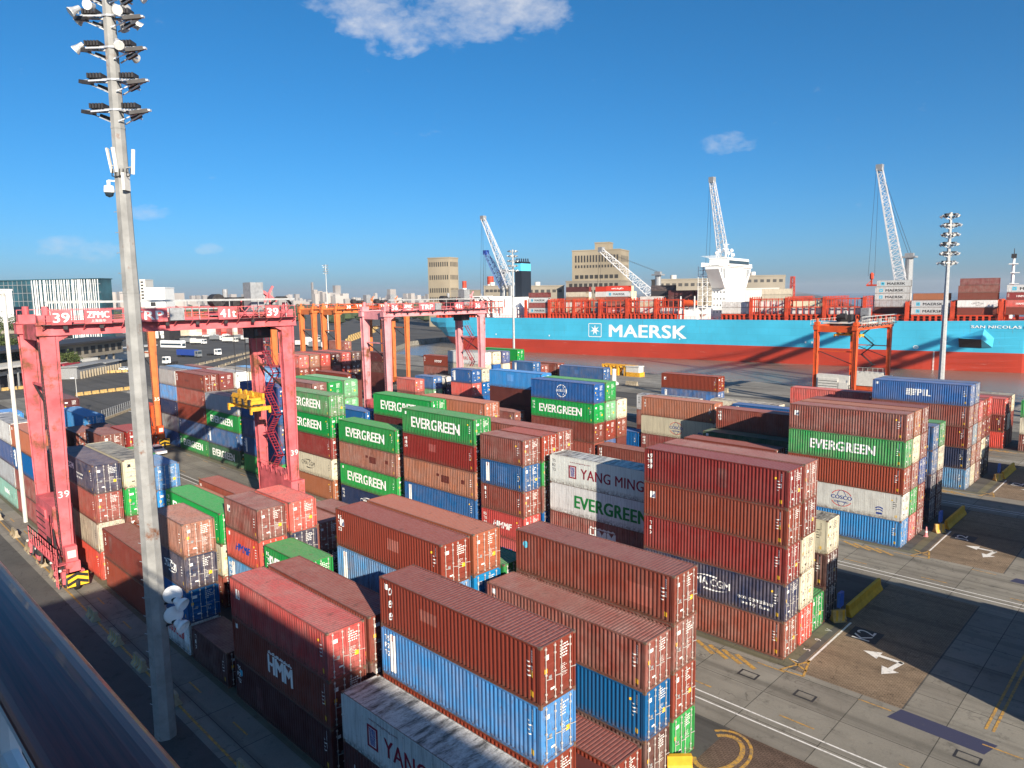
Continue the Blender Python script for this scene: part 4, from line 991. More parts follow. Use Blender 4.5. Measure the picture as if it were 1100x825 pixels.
# ------------------------------------------------------------------ floodlight masts
def lamp_mast(label, x, y, ztop, r0, r1, tiers, steps=False, speakers=False, n=8):
    t = thing('floodlight_mast', label, 'lamp mast', (x, y, 0))
    mt = M['mastc'] if speakers else M['galv']
    b = MB(); b.tube((0, 0, 0), (0, 0, ztop), r0, r1, n)
    for k in range(1, 5): z = ztop*k/5; rr = r0+(r1-r0)*z/ztop+.02; b.tube((0, 0, z), (0, 0, z+.12), rr, rr, n)
    b.build('pole', mt, t)
    rng = random.Random(int(abs(x)))
    for ti, (z, half, lamps) in enumerate(tiers):
        b = MB()
        for sy in (-1, 1):
            for sx in (-1, 1):
                b.beam((0, sy*r1*1.1, z), (sx*half, sy*.05, z), .09, .1); b.beam((sx*half*.9, sy*.1, z), (sx*.25, sy*r1*1.2, z-.65), .06)
        for a in range(4):
            q = R(45+90*a); b.beam((math.cos(q)*r1, math.sin(q)*r1, z), (math.cos(q)*half*.7, math.sin(q)*half*.7, z-.25), .08)
        for sx in (-1, 1):
            
            for q in range(5): x_ = sx*(.55+q*.17)*half/1.9; b.box(x_-.05, x_+.05, -.45, .2, z+.06, z+.32, 1)
            b.beam((sx*half*.5, -.5, z-.25), (sx*half*.95, -.15, z-.05), .22, .2, 1); b.beam((sx*half*.3, .5, z-.35), (sx*half*.6, .4, z-.15), .2, .2, 1)
        fr = b.build('lamp_bracket', [M['silver'], M['dark']], t); fr.rotation_euler = (0, 0, R(44.5))
        for k in range(lamps):
            a = 2*math.pi*(k+.3*ti)/lamps; d = Vector((math.cos(a), math.sin(a), 0)); p = d*half*rng.uniform(.55, .95)+Vector((0, 0, z+.05))
            aim = (d*.8+Vector((0, 0, rng.choice([-.7, -.6, -.2])))).normalized()
            b = MB(); b.tube(p-aim*.2, p+aim*.1, .13, .17, 10); b.tube(p+aim*.1, p+aim*.36, .17, .27, 12, 0, False); b.tube(p+aim*.36, p+aim*.39, .27, .26, 12, 1)
            b.beam(p-aim*.1, p-aim*.1-Vector((0, 0, .3)), .06); b.build('floodlight', [M['silver'], M['lens']], fr)
    if steps:
        b = MB()
        for k in range(int(ztop/1.15)):
            z = 2+k*1.15
            if z < ztop-9: rr = r0+(r1-r0)*z/ztop; b.tube((-rr*.75, -rr*.65, z), (-rr*.75-.32, -rr*.65-.1, z), .022, None, 5)
        b.build('step_bolt', M['galv'], t)
    if speakers:
        # dome camera, radio box with antennas, and four horn loudspeakers
        side = Vector((.713, .70, 0)); to = Vector((.952, -.305, 0)); UZ = Vector((0, 0, 1)); P_ = lambda a, c, z: tuple(side*a+to*c+UZ*z)
        b = MB(); b.beam(P_(-.3, .1, 33.55), P_(-.78, .2, 33.6), .08); b.tube(P_(-.78, .2, 33.6), P_(-.78, .2, 33.3), .1, None, 8); q_ = P_(-.78, .2, 33.1)
        b.lathe([(0, .24), (.25, .2), (.29, -.1), (.27, -.17)], q_, 12, 0); b.lathe([(.25, -.17), (.19, -.36), (.0, -.44)], q_, 12, 1); b.build('dome_camera', [M['wpaint'], M['glass']], t, True)
        b = MB(); b.beam(P_(.2, .42, 33.0), P_(.2, .42, 33.95), .62, .16, 0, tuple(side)); b.build('radio_box', M['ivory'], t)
        for a0, a1, c0, z0_ in ((-.52, -.72, .25, 34.0), (-.28, -.40, .45, 34.0), (.62, .74, .3, 33.9)):
            b = MB(); b.beam(P_(a0, c0, z0_), P_(a1, c0, z0_+1.35), .17, .1); b.beam(P_(a0, c0, z0_+.4), P_(a0*.4, 0, z0_+.4), .06, None, 1); b.build('antenna', [M['ivory'], M['galv']], t)
        b = MB()
        for k in range(6): b.path([P_(-.5+.2*k, .42, 34.2), P_(-.55+.2*k, .48, 33.8), P_(-.25+.12*k, .47, 33.75), P_(.1, .47, 33.9)], .028, 5)
        b.build('cable', M['black'], t)
        for k, (dx, z) in enumerate(((1.08, 9.15), (1.04, 7.85), (1.52, 8.65), (1.46, 7.25))):
            p = side*dx + to*(-.15 if k < 2 else .25) + Vector((0, 0, z)); rr = .56 if k < 2 else .44
            aim = to if k < 2 else (side*.8+to*.35+Vector((0, 0, -.45))).normalized()
            b = MB(); b.tube(p-aim*.75, p-aim*.45, .15, .18, 10, 1)
            pr = [(.18, -.45), (.24, -.2), (.42, .02), (rr, .18), (rr, .22)] if k >= 2 else [(.18, -.45), (.3, -.2), (rr*.96, .1), (rr, .16), (rr*.85, .26), (rr*.5, .33), (0, .36)]
            for (r0_, a0), (r1_, a1) in zip(pr, pr[1:]): b.tube(p+aim*a0, p+aim*a1, max(r0_, .001), max(r1_, .001), 20, 0, False)
            b.beam(tuple(side*.5+Vector((0, 0, z-.1))), tuple(p-aim*.5), .12, None, 2); b.build('loudspeaker', [M['wpaint'], M['black'], M['dark']], t, True)
    return t
M['mastc'] = mat('weathered_concrete_mast', (.27, .27, .262), .8, 0, .16, 1.1, .18, bump=.3)
M['lens'] = mat('lamp_lens', (.75, .75, .72), .2)
lamp_mast('tall weathered concrete lamp mast close to the railing with lamp rings', -44.7, 14.3, 45.5, .66, .30, [(37.4, 1.9, 0), (39.0, 1.9, 0), (40.7, 1.9, 3), (42.35, 1.9, 8), (43.6, 1.8, 5), (45.0, 1.8, 5)], True, True)
def mast_at(label, u, v0, v1, y, ntier, r0=.42, spread=1.5):
    p = px_y(u, v0, y); q = px_y(u, v1, y); zt = q.z
    lamp_mast(label, p.x, y, zt, r0, .22, [(zt-.5-k*1.55, spread, 6) for k in range(ntier)])
mast_at('grey lamp mast at right rising before the ship bow', 1011, 406, 229, 138.0, 6, .62, 1.5)
mast_at('thin grey lamp mast before the black ship funnel', 552, 372, 268, 168.0, 5, .45, 1.8)
mast_at('distant pale lamp mast above the orange twin cranes', 353, 360, 284, 300.0, 5, .5, 2.2)
# ------------------------------------------------------------------ the big container ship across the basin
SHA = math.atan(0.14116); SHO = Vector((-235.0, 272.9, -2.6)); E1 = Vector((math.cos(SHA), math.sin(SHA), 0)); E2 = Vector((-math.sin(SHA), math.cos(SHA), 0))
BEAM = 43.0
ship = thing('container_ship', 'huge light blue container ship with red underside, moored across the basin', 'container ship', SHO, SHA)
def hullmat(name, col, marks):
    mt = bpy.data.materials.new(name); mt.use_nodes = True; t = NT(mt.node_tree); b_ = t.n['Principled BSDF']
    tcn = t.add('ShaderNodeTexCoord'); n = t.noise(tcn.outputs['Object'], .06, 4)
    c = t.ramp(n, [(.35, tuple(x*.88 for x in col)), (.65, tuple(min(1, x*1.08) for x in col))])
    mp = t.add('ShaderNodeMapping'); mp.inputs['Scale'].default_value = (.9, .9, .045) if marks == 'rust' else (.10, .1, 1.4); t.link(tcn.outputs['Object'], mp.inputs[0])
    n2 = t.noise(mp.outputs[0], 1.1, 5, .7)
    br_ = t.add('ShaderNodeTexBrick'); br_.inputs['Scale'].default_value = 1; br_.inputs['Brick Width'].default_value = 9; br_.inputs['Row Height'].default_value = 2.9; br_.inputs['Mortar Size'].default_value = .06; sw_ = t.add('ShaderNodeSeparateXYZ'); t.link(tcn.outputs['Object'], sw_.inputs[0]); cb_ = t.add('ShaderNodeCombineXYZ'); t.link(sw_.outputs['X'], cb_.inputs[0]); t.link(sw_.outputs['Z'], cb_.inputs[1]); t.link(cb_.outputs[0], br_.inputs['Vector'])
    br_.inputs['Color1'].default_value = (1, 1, 1, 1); br_.inputs['Color2'].default_value = (.93, .93, .93, 1); br_.inputs['Mortar'].default_value = (.82, .82, .82, 1); c = t.mix(1.0, c, br_.outputs['Color'], 'MULTIPLY')
    c = t.mix(t.ramp(n2, [(.62, 0.), (.74, .65)]), c, (.16, .12, .07) if marks == 'rust' else (.55, .36, .32))
    t.link(c, b_.inputs['Base Color']); b_.inputs['Roughness'].default_value = .45
    return mt
M['hull'] = hullmat('light_blue_hull_paint', (.055, .44, .65), 'rust'); M['boot'] = hullmat('red_underwater_paint', (.42, .040, .018), 'scuff')
# hull stations: (s, half-beam at deck, half-beam at water, bottom z, inset of the near side)
ST_ = [(-91, .80, .35, 9.5, 17.4), (-84, .90, .55, 6.6, 17.4), (-76, .97, .78, 3.6, 17.4), (-66, 1, .93, 0.2, 17.8), (-52, 1, 1, -3, 17.8), (120, 1, 1, -3, 17.8), (160, 1, 1, -3, 17.9), (190, 1, .84, -3, 18.4), (208, .84, .45, -3, 19.2), (222, .55, .14, -3, 20.0), (230, .2, .02, -2, 20.2)]
ZB = 6.9      # top of the red paint above the waterline
def hull_pt(s, fd, fw, z, zt, zb):
    k = max(0, min(1, (z-zb)/(zt-zb))); k = k**.6 if s > 120 else min(1, k*1.6); return fw+(fd-fw)*k
def hull(z_lo, z_hi, name, mt):
    b = MB(); rows = []
    for s, fd, fw, zb, zt in ST_:
        lo = max(z_lo, zb) if z_lo is not None else zb; hi = zt if z_hi is None else max(z_hi, zb); lo = min(lo, hi)
        r = [(s, z, hull_pt(s, fd, fw, z, zt, zb)*BEAM/2) for z in (lo, lo+(hi-lo)*.25, lo+(hi-lo)*.5, lo+(hi-lo)*.75, hi)]; rows.append(r)
    for r0, r1 in zip(rows, rows[1:]):
        for a in range(4):
            for sg in (-1, 1):
                q = [(r0[a][0], BEAM/2+sg*r0[a][2], r0[a][1]), (r1[a][0], BEAM/2+sg*r1[a][2], r1[a][1]), (r1[a+1][0], BEAM/2+sg*r1[a+1][2], r1[a+1][1]), (r0[a+1][0], BEAM/2+sg*r0[a+1][2], r0[a+1][1])]
                b.face(q if sg < 0 else q[::-1])
        if z_hi is None: b.face([(r0[4][0], BEAM/2-r0[4][2], r0[4][1]-.02), (r1[4][0], BEAM/2-r1[4][2], r1[4][1]-.02), (r1[4][0], BEAM/2+r1[4][2], r1[4][1]-.02), (r0[4][0], BEAM/2+r0[4][2], r0[4][1]-.02)], 1)
        if z_lo is None: b.face([(r0[0][0], BEAM/2+r0[0][2], r0[0][1]), (r1[0][0], BEAM/2+r1[0][2], r1[0][1]), (r1[0][0], BEAM/2-r1[0][2], r1[0][1]), (r0[0][0], BEAM/2-r0[0][2], r0[0][1])])
    r = rows[0]; b.face([(r[a][0], BEAM/2-r[a][2], r[a][1]) for a in range(5)]+[(r[a][0], BEAM/2+r[a][2], r[a][1]) for a in range(4, -1, -1)])
    return b.build(name, [mt, M['shiporange']], ship)
hull(ZB, None, 'hull', M['hull']); hull(None, ZB, 'underwater_hull', M['boot'])
def ship_art(f, mats, t_=-.02):
    me = lay(f, 'hull_lettering', mats, None, t_, False); return inst(me, 'hull_lettering', ship)
f = Flat(); f.text('MAERSK', 48.0, 9.2, 5.7, 0, .045, 38.6); ship_art(f, [M['white']])
f = Flat(); sx, sz = 20.8, 12.2
for x0_, x1_, z0_, z1_ in ((-3.1, 3.1, 3.0, 3.3), (-3.1, 3.1, -3.3, -3.0), (-3.6, -3.3, -2.8, 2.8), (3.3, 3.6, -2.8, 2.8)): f.rect(sx+x0_, sx+x1_, sz+z0_, sz+z1_)
for qx, qz, a0 in ((-1, -1, 180), (1, -1, 270), (1, 1, 0), (-1, 1, 90)): f.ring(sx+qx*3.1, sz+qz*2.8, .5, .5, .3, a0, a0+90, 0, 6)
pts = []
for k in range(14):
    a = R(90+k*360/14); rr = 2.65 if k % 2 == 0 else .95; pts.append((sx+rr*math.cos(a), sz+rr*math.sin(a)))
for k in range(0, 14, 2): f.poly([pts[k-1], (sx, sz), pts[k+1], pts[k]][::-1])
ship_art(f, [M['white']])
f = Flat(); f.text('SAN NICOLAS MAERSK', 186.5, 15.6, .95, 0, .03, 24); ship_art(f, [M['white']], -.06)
f = Flat()
for s_ in (163.2,):
    for z_ in range(0, 14): f.rect(s_, s_+.5, z_*.5, z_*.5+.28)
f.ring(157.5, 8.2, .9, .7, .25, 0, 360); f.rect(156.9, 158.1, 8.1, 8.3)
for s_ in (64, 118, 120.5, -40, -6): f.rect(s_, s_+.6, 8.6, 9.3)
ship_art(f, [M['white']], -.03)
b = MB()   # bulging anchor pocket near the bow; underside coloured dark for its shade
b.v = [(171.2, .2, 12.2), (178.5, .3, 15.4), (171.0, -2.6, 12.0), (178.0, -3.6, 11.8), (171.2, .2, 8.6), (178, .2, 8.6), (181.5, .4, 12.0), (181.2, .4, 8.8)]
b.f = [(0, 2, 3, 1), (0, 4, 2), (4, 5, 3, 2), (1, 3, 6), (3, 5, 7, 6)]; b.m = [0, 0, 1, 0, 0]; b.build('anchor_pocket', [M['hull'], M['dark']], ship)
# deck: hatch coamings, lashing bridges, walkway rail
b = MB()
for k in range(17):
    s = -64+k*14.55
    if 66 < s+6 < 82 or -44 < s+6 < -28: continue
    b.box(s+.9, s+13.3, 2.6, BEAM-2.6, 17.8, 19.7, 1); b.box(s+.9, s+13.3, 1.5, BEAM-1.5, 19.7, 20.15)
    for j in range(7): b.box(s+1.1+j*1.9, s+1.75+j*1.9, 1.4, 2.6, 17.8, 19.7)
b.build('hatch_coaming', [M['shiporange'], M['dark']], ship)
b = MB(); b.beam((-60, .2, 18.9), (185, .2, 18.9), .07)
for i in range(120): s = -60+i*2.05; b.beam((s, .2, 17.8), (s, .2, 18.9), .07)
b.build('deck_rail', M['shiporange'], ship)
LB = []
for k in range(18):
    s = -64.4+k*14.55
    if 64 < s < 84 or -44 < s < -30: continue
    tall = 9.6 if s < 150 else 7.5; b = MB(); z0 = 17.8
    for tt in [1.2+i*2.9 for i in range(15)]:
        for ds in (-.55, .55): b.beam((s+ds, tt, z0), (s+ds, tt, z0+tall), .22)
        for z in (z0+2.9, z0+5.6, z0+8.2):
            if z < z0+tall: b.beam((s-.55, tt, z), (s+.55, tt, z), .16)
        if tt < 40: b.beam((s+.55, tt, z0+.2), (s+.55, tt+2.9, z0+2.8), .14)
    for z in (z0+2.9, z0+5.6, z0+8.2):
        if z < z0+tall: b.box(s-.65, s+.65, .9, BEAM-.9, z, z+.16); b.beam((s-.6, .95, z+1.05), (s-.6, BEAM-.95, z+1.05), .07); b.beam((s+.6, .95, z+1.05), (s+.6, BEAM-.95, z+1.05), .07)
    b.box(s-.7, s+.7, .6, 1.1, z0, z0+tall*.95); o = b.build('lashing_bridge', M['shiporange'], ship)
    # cell-guide style side frames along the bay
    if k < 17 and k != 3 and (s < 60 or 84 < s < 130):
        b = MB()
        for z in (z0+5.3, z0+8.6): b.beam((s+.7, 1.3, z), (s+13.9, 1.3, z), .42)
        for j in range(6): b.beam((s+1.2+j*2.45, 1.3, z0+2.2), (s+1.2+j*2.45, 1.3, z0+8.9), .3); b.beam((s+1.2+j*2.45, 6.5, z0+2.2), (s+1.2+j*2.45, 6.5, z0+8.9), .2)
        b.build('side_frame', M['shiporange'], ship)
# accommodation tower with bridge wings
b = MB(); sF = 81.5
b.box(75.3, sF, 10, 35, 17.8, 41.0); b.box(72, 76, 6, 39, 17.8, 22.5); b.box(73.5, sF+.6, 0.4, BEAM-.4, 40.6, 41.2)
b.box(74, sF+1.2, 9.0, 36, 41.2, 44.2); b.box(73.8, sF+.9, 8.8, 36.2, 44.2, 44.6)
for t0, t1 in ((.4, 10), (BEAM-.4, 35)):
    b.v += [(75.5, t0, 41.2), (75.5, t1, 41.2), (75.5, t1, 31.5), (75.5, t1+(t0-t1)*.2, 31.5), (75.5, t0, 39.5)]; b.v += [(sF, t0, 41.2), (sF, t1, 41.2), (sF, t1, 31.5), (sF, t1+(t0-t1)*.2, 31.5), (sF, t0, 39.5)]
    k = len(b.v)-10; b.f += [(k, k+1, k+2, k+3, k+4), (k+9, k+8, k+7, k+6, k+5)]; b.m += [0, 0]
    for i in range(5): j = (i+1) % 5; b.f.append((k+i, k+5+i, k+5+j, k+j)); b.m.append(0)
    ta, tb = sorted((t0, t1))
    b.box(73.6, 73.8, ta, tb, 41.2, 42.4); b.box(sF+.3, sF+.5, ta, tb, 41.2, 42.4)
    for q in range(3): tq = t0+(t1-t0)*(.35+.2*q); b.box(sF-.02, sF+.03, tq-.45, tq+.45, 38.0-q*1.2, 40.0, 1)
tower = b.build('accommodation_tower', [M['wpaint'], M['glass']], ship)
b = MB(); b.box(73.95, sF+1.28, 9.4, 35.6, 42.0, 43.5, 0); b.build('bridge_window', M['glass'], tower)
for lev in range(7):
    b = MB(); z = 20.5+lev*2.9
    for i in range(9): tt = 11.6+i*2.7; b.box(sF, sF+.04, tt, tt+.5, z, z+.75)
    for i in range(4): s = 75.9+i*1.5; b.box(s, s+.4, 9.95, 10, z, z+.75)
    b.build('cabin_window', M['glass'], tower)
b = MB()
for lev in range(8):
    z = 20+lev*2.75
    b.box(70.8, 75.2, 4, 10, z, z+.15)
    for dt in (4, 10): b.beam((70.8, dt, z+1.1), (75.2, dt, z+1.1), .1)
    b.beam((70.8, 4, z+1.1), (70.8, 10, z+1.1), .1); b.beam((71, 5+(lev % 2)*4, z), (75, 5+(lev % 2)*4, z+2.75), .5, .12)
for s in (70.9, 73, 75.1): b.beam((s, 4, 17.8), (s, 4, 41), .2); b.beam((s, 10, 17.8), (s, 10, 41), .2)
b.build('outside_stair', M['wpaint'], tower)
b = MB(); b.tube((77, 21, 44.6), (77, 21, 52), .5, .25, 8); b.beam((77, 17, 49), (77, 25, 49), .25); b.beam((75.6, 21, 51), (78.4, 21, 51), .3)
for tt, h_ in ((12, 4), (15, 6), (27, 5), (31, 7.5), (33, 4)): b.tube((76, tt, 44.6), (76, tt, 44.6+h_*.5), .12, None, 6); b.lathe([(0, -.9), (.8, -.5), (.9, .2), (.5, .8), (0, .95)], (76, tt, 44.6+h_*.55), 10)
for i in range(17): b.beam((74+i*.45, 9, 44.6), (69.9+i*.45, 9, 45.7), .06)
b.beam((74, 9, 45.7), (81.5, 9, 45.7), .08); b.build('radar_mast', M['wpaint'], tower)
b = MB()
for dt in (8,): b.lathe([(0, -4.0), (1.0, -3.4), (1.35, -1.5), (1.35, 2.2), (1.0, 3.7), (0, 4.0)], (67.2, 2.6, 25.0), 12, 0, 'x')
b.build('lifeboat', M['orange'], ship, True)
b = MB(); b.box(62.5, 71.5, 1.6, 8, 17.8, 22); b.box(63, 72, 8, 30, 17.8, 23); b.beam((64, 1.4, 22), (64, 1.4, 28), .4); b.beam((70.5, 1.4, 22), (70.5, 1.4, 28), .4); b.build('boat_deck', M['wpaint'], ship)
# funnel and engine casing
b = MB(); b.prism([(-41, 10), (-31, 10), (-31, 33), (-41, 33)], 17.8, 28.5); b.box(-43, -30, 3, 40, 17.8, 23.0)
for i in range(4):
    b.box(-55+i*4, -54.5+i*4, 1.5, 40, 18, 29); b.beam((-55, 1.5, 20.5+i*2.8), (-43, 1.5, 20.5+i*2.8), .35)
b.beam((-55, 1.5, 29), (-48, 1.5, 22), .4); b.beam((-62, 1.5, 29), (-43, 1.5, 29.2), .5); b.build('engine_casing', M['wpaint'], ship)
M['funnel'] = mat('black_funnel_paint', (.012, .018, .028), .5, 0, .1, .2); M['band'] = mat('light_blue_funnel_band', (.10, .50, .72), .5, 0, .05, .2)
b = MB(); b.prism([(-38.5, 16), (-34.0, 16), (-34.0, 25), (-38.5, 25)], 28.5, 42.6, 0); b.prism([(-38.7, 15.8), (-34.3, 15.8), (-34.3, 25.2), (-38.7, 25.2)], 42.6, 46.6, 1); b.prism([(-38.5, 16), (-34.4, 16), (-34.4, 25), (-38.5, 25)], 46.6, 47.6, 0)
for i in range(6): b.tube((-37.8+i*.6, 17.5+i*1.2, 47.6), (-38+i*.6, 17.5+i*1.2, 49.4), .35, None, 8, 0)
b.build('funnel', [M['funnel'], M['band']], ship)
b = MB(); b.box(-88, -68, 6, 37, 17.4, 18.4)
for i in range(7): b.box(-86+i*2.2, -85+i*2.2, 4+i % 3, 7+i % 3, 17.4, 19.5+i % 2); b.lathe([(0, -.8), (.8, -.8), (.8, .8), (0, .8)], (-85+i*2.4, 5, 19.6), 10, 0, 'y')
b.build('mooring_winch', M['shiporange'], ship)
# fore end: breakwater, foremast
b = MB(); k = len(b.v)
b.v += [(176, 3, 18), (176, 40, 18), (182.5, 5, 18), (182.5, 38, 18), (179.5, 3, 25.5), (179.5, 40, 25.5), (182.5, 5, 25.5), (182.5, 38, 25.5)]
b.f += [(0, 2, 6, 4), (1, 5, 7, 3), (2, 3, 7, 6), (0, 4, 5, 1), (4, 6, 7, 5)]; b.m += [0]*5
for i in range(10): b.box(184+i*3, 185+i*3, 6+i % 3*2, 9+i % 4*2, 18.2, 20.3+i % 2*.6); b.beam((184+i*3, 4.5+i*.5, 18.5), (184+i*3, 4.5+i*.5, 20.2), .3)
b.build('breakwater', M['orange'], ship)
b = MB(); b.tube((185, 21.5, 18.4), (185, 21.5, 41), .75, .4, 10); b.box(183.6, 186.4, 19.6, 23.4, 38.2, 38.5); b.tube((185, 21.5, 41), (185, 21.5, 44), .18, .1, 6, 1); b.box(184.2, 185.8, 20.4, 22.6, 40.5, 42, 1)
for z in (25, 31, 35): b.box(184.2, 187, 20.4, 22.6, z, z+.25)
b.build('foremast', [M['wpaint'], M['dark']], ship)
# containers on the ship's deck, each a thing of its own
def on_ship(s, tt, tier, spec, label, L=12.19, z0=20.2, det=0):
    p = SHO + E1*(s+L/2) + E2*(tt+CW/2)
    return container(p.x-L/2, p.y-CW/2, SHO.z+z0+tier*2.62, spec, L, 2.6, label, det, 'containers on the ship deck', int(s*7+tier), None, SHA)
ORD = ['lowest', 'second', 'third', 'fourth', 'fifth', 'sixth']
def ship_stack(bay, tt, specs, phrase, det=0, L=12.19, z0=20.2):
    s = -64.4+bay*14.55+1.2
    for i, sp in enumerate(specs.split()):
        p = sp.split(':'); on_ship(s, tt, i, sp, f"{CNAME[p[0]]} container{' '+LDESC[p[1]] if len(p) > 1 else ''}, {ORD[i]} tier {phrase}", L, z0, det)
ship_stack(3, 1.9, 'lgy:msk dr lgy:msk dr', 'on deck right of funnel')
ship_stack(4, 15, 'cr wh og cr mr', 'on deck, second bay from funnel'); ship_stack(4, 17.7, 'wh bg cr wh dr', 'behind, second bay from funnel')
ship_stack(5, 20, 'gy wh og wh rd', 'on deck, third bay from funnel'); ship_stack(5, 22.8, 'cr mr wh rd', 'behind, third bay from funnel')
ship_stack(6, 5, 'rd:hs br br lgy:msk rd:hs', 'in bay over star emblem'); ship_stack(6, 7.8, 'cr wh cr cr cr', 'second row over star emblem'); ship_stack(6, 10.6, 'wh cr wh cr', 'third row over star emblem')
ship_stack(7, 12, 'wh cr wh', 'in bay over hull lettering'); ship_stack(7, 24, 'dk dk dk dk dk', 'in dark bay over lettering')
ship_stack(8, 4, 'wh', 'alone over hull lettering'); ship_stack(8, 12, 'mr mr mr mr', 'coloured for shade before the white tower')
ship_stack(8, 15, 'dr dk dr dr', 'coloured for shade before white tower')  # this bay's stacks carry their shade in dark colours
ship_stack(11, 8, 'wh wh', 'right of white tower'); ship_stack(11, 11, 'cr cr cr cr', 'behind, right of white tower'); ship_stack(10, 3, 'wh wh', 'foot of white tower'); ship_stack(12, 2.5, 'wh', 'outermost in open orange bay'); ship_stack(13, 2.5, 'lgy', 'outermost in far open orange bay'); pass; ship_stack(12, 6, 'wh cr', 'in open orange bay'); ship_stack(13, 8, 'gy lgy', 'in far open orange bay')
ship_stack(14, 14, 'mr gy lgy:msk lgy:msk', 'in left grey bay'); ship_stack(14, 17, 'wh lgy lgy lgy lgy:msk', 'in left grey bay, behind')
ship_stack(15, 2.2, 'lgy:msk lgy:msk', 'above orange gantry crane'); ship_stack(15, 5, 'og og og', 'behind, above orange gantry crane')
ship_stack(16, 3, 'bn wh:cmaw bn bn', 'in brown bay near bow'); ship_stack(16, 8.5, 'nv dk nv dr dr', 'high in brown bay near bow')
ship_stack(17, 3.5, 'bn rd:hs dr:hs lgy:msk', 'nearest the bow', 1); 
for q_, sp in enumerate(('bn og wh wh', 'dk wh cr og', 'wh og wh lgy', 'wh wh og', 'cr wh')): ship_stack(17, 6.3+2.75*q_, sp, f'bow bay, row {"two three four five six".split()[q_]}', 1)

# quay crane beyond the right edge: its twin boom throws the slanting shadows across the hull
def quay_crane(x, label):
    t = thing('quay_crane', label, 'quay crane', (x, 0, 0)); b = MB()
    for sx in (-8, 8):
        for y in (172, 200): b.beam((sx, y, 1.4), (sx*.8, y, 58), 1.6, 1.4, 0, (0, 1, 0))
        b.beam((sx*.9, 172, 20), (sx*.9, 200, 20), 1.3); b.beam((sx*.85, 172, 20), (sx*.8, 200, 56), .8)
    b.beam((-8, 172, 2), (8, 172, 2), 1.4); b.beam((-8, 200, 2), (8, 200, 2), 1.4); b.build('portal_leg', M['steel'], t)
    b = MB()
    for sx in (-3.6, 3.6): b.beam((sx*1.4, 150, 59), (sx*1.4, 252, 59), 1.5, 1.9)
    for i in range(11): b.beam((-3.6, 152+i*10, 59), (3.6, 152+i*10, 59), .6)
    b.build('boom', M['steel'], t); b = MB(); b.beam((-4, 196, 58), (0, 196, 80), 1.2); b.beam((4, 196, 58), (0, 196, 80), 1.2); b.tube((0, 196, 80), (-3, 240, 60), .2); b.tube((0, 196, 80), (3, 240, 60), .2); b.tube((0, 196, 80), (0, 158, 60), .2); b.build('tie_frame', M['steel'], t)
    return t
quay_crane(6, 'grey quay crane beyond the right edge, known by its hull shadow')
quay_crane(52, 'second grey quay crane farther beyond the right edge')
# ------------------------------------------------------------------ mobile harbour cranes behind the ship
def harbour_crane(label, base, tip, foot_z, w_, cm, head, tower_top=None, hook=None, n=16):
    t = thing('harbour_crane', label, 'harbour crane', (0, 0, 0)); bx, by = base[0], base[1]; b = MB()
    b.box(bx-8, bx+8, by-8, by+8, 1.2, 3.2); 
    for sx in (-7, 7):
        for sy in (-7, 7): b.tube((bx+sx, by+sy, 0), (bx+sx, by+sy, 1.5), .9, None, 8)
    b.tube((bx, by, 3.2), (bx, by, foot_z-2), 2.0, 1.7, 12); b.box(bx-4, bx+4, by-5, by+5, 6, 11); b.build('carriage', M['steel'], t)
    b = MB(); b.lattice(base, tip, w_, w_*.5, w_*.05, n, 0); b.build('jib', cm, t)
    b = MB(); tp = Vector(tip); b.box(tp.x-1.4, tp.x+1.4, tp.y-1.4, tp.y+1.4, tp.z-1, tp.z+1.8); b.lathe([(0, -.4), (1.1, -.4), (1.1, .4), (0, .4)], tip, 10, 0, 'y'); b.build('jib_head', head, t)
    if tower_top:
        b = MB(); q = Vector(tower_top); b.tube((q.x, q.y, 3), q, 2.0, 1.7, 12); b.box(q.x-3.0, q.x+3.0, q.y-2.2, q.y+2.2, q.z, q.z+.8); b.box(q.x-1.8, q.x+1.8, q.y-1, q.y+1, q.z+.8, q.z+2.2); b.build('tower', M['steel'], t)
        b = MB()
        for s in (-.6, .6): b.tube((q.x+s, q.y, q.z+2), (tp.x+s, tp.y, tp.z), .09, None, 4)
        b.build('luffing_rope', M['dark'], t)
    b = MB(); hk = Vector(hook) if hook else Vector((tp.x-2, tp.y, 20))
    for s in (-1.6, 1.2): b.tube((tp.x+s*.4-.8, tp.y, tp.z), (hk.x+s, hk.y, hk.z), .07, None, 4)
    b.build('hoist_rope', M['dark'], t)
    if hook:
        b = MB(); b.lathe([(0, -2), (.9, -1.2), (.9, 1), (0, 1.8)], hook, 8); b.beam((hk.x, hk.y, hk.z-1.5), (hk.x, hk.y, hk.z-4), .6); b.beam((hk.x-2, hk.y, hk.z-4.3), (hk.x+12, hk.y, hk.z-4.3), 1.2, .8); b.beam((hk.x-2, hk.y-1, hk.z-4.3), (hk.x, hk.y, hk.z-2), .3); b.build('spreader', M['shiporange'], t)
T3 = lambda v: tuple(v)
M['jibwhite'] = mat('pale_jib_paint', (.55, .56, .58), .5, 0, .1, .3); M['jibblue'] = mat('blue_white_jib_paint', (.10, .18, .38), .5, 0, .3, .2)
D1 = 446; harbour_crane('white lattice harbour crane raised left of the black funnel', T3(px_d(549, 308, D1)), T3(px_d(519, 235, D1)), 35, 4.4, M['jibwhite'], M['steel'], None, T3(px_d(518, 322, D1)))
D2 = 452; harbour_crane('shorter blue and white harbour crane left of the black funnel', T3(px_d(541, 308, D2)), T3(px_d(522, 272, D2)), 33, 4.6, M['jibblue'], M['tblue'], T3(px_d(540, 293, D2)))
D3 = 405; harbour_crane('harbour crane with low white lattice jib before the grain silos', T3(px_d(703, 319, D3)), T3(px_d(646, 269, D3)), 28, 4.8, M['jibwhite'], M['steel'], T3(px_d(707, 296, D3)))
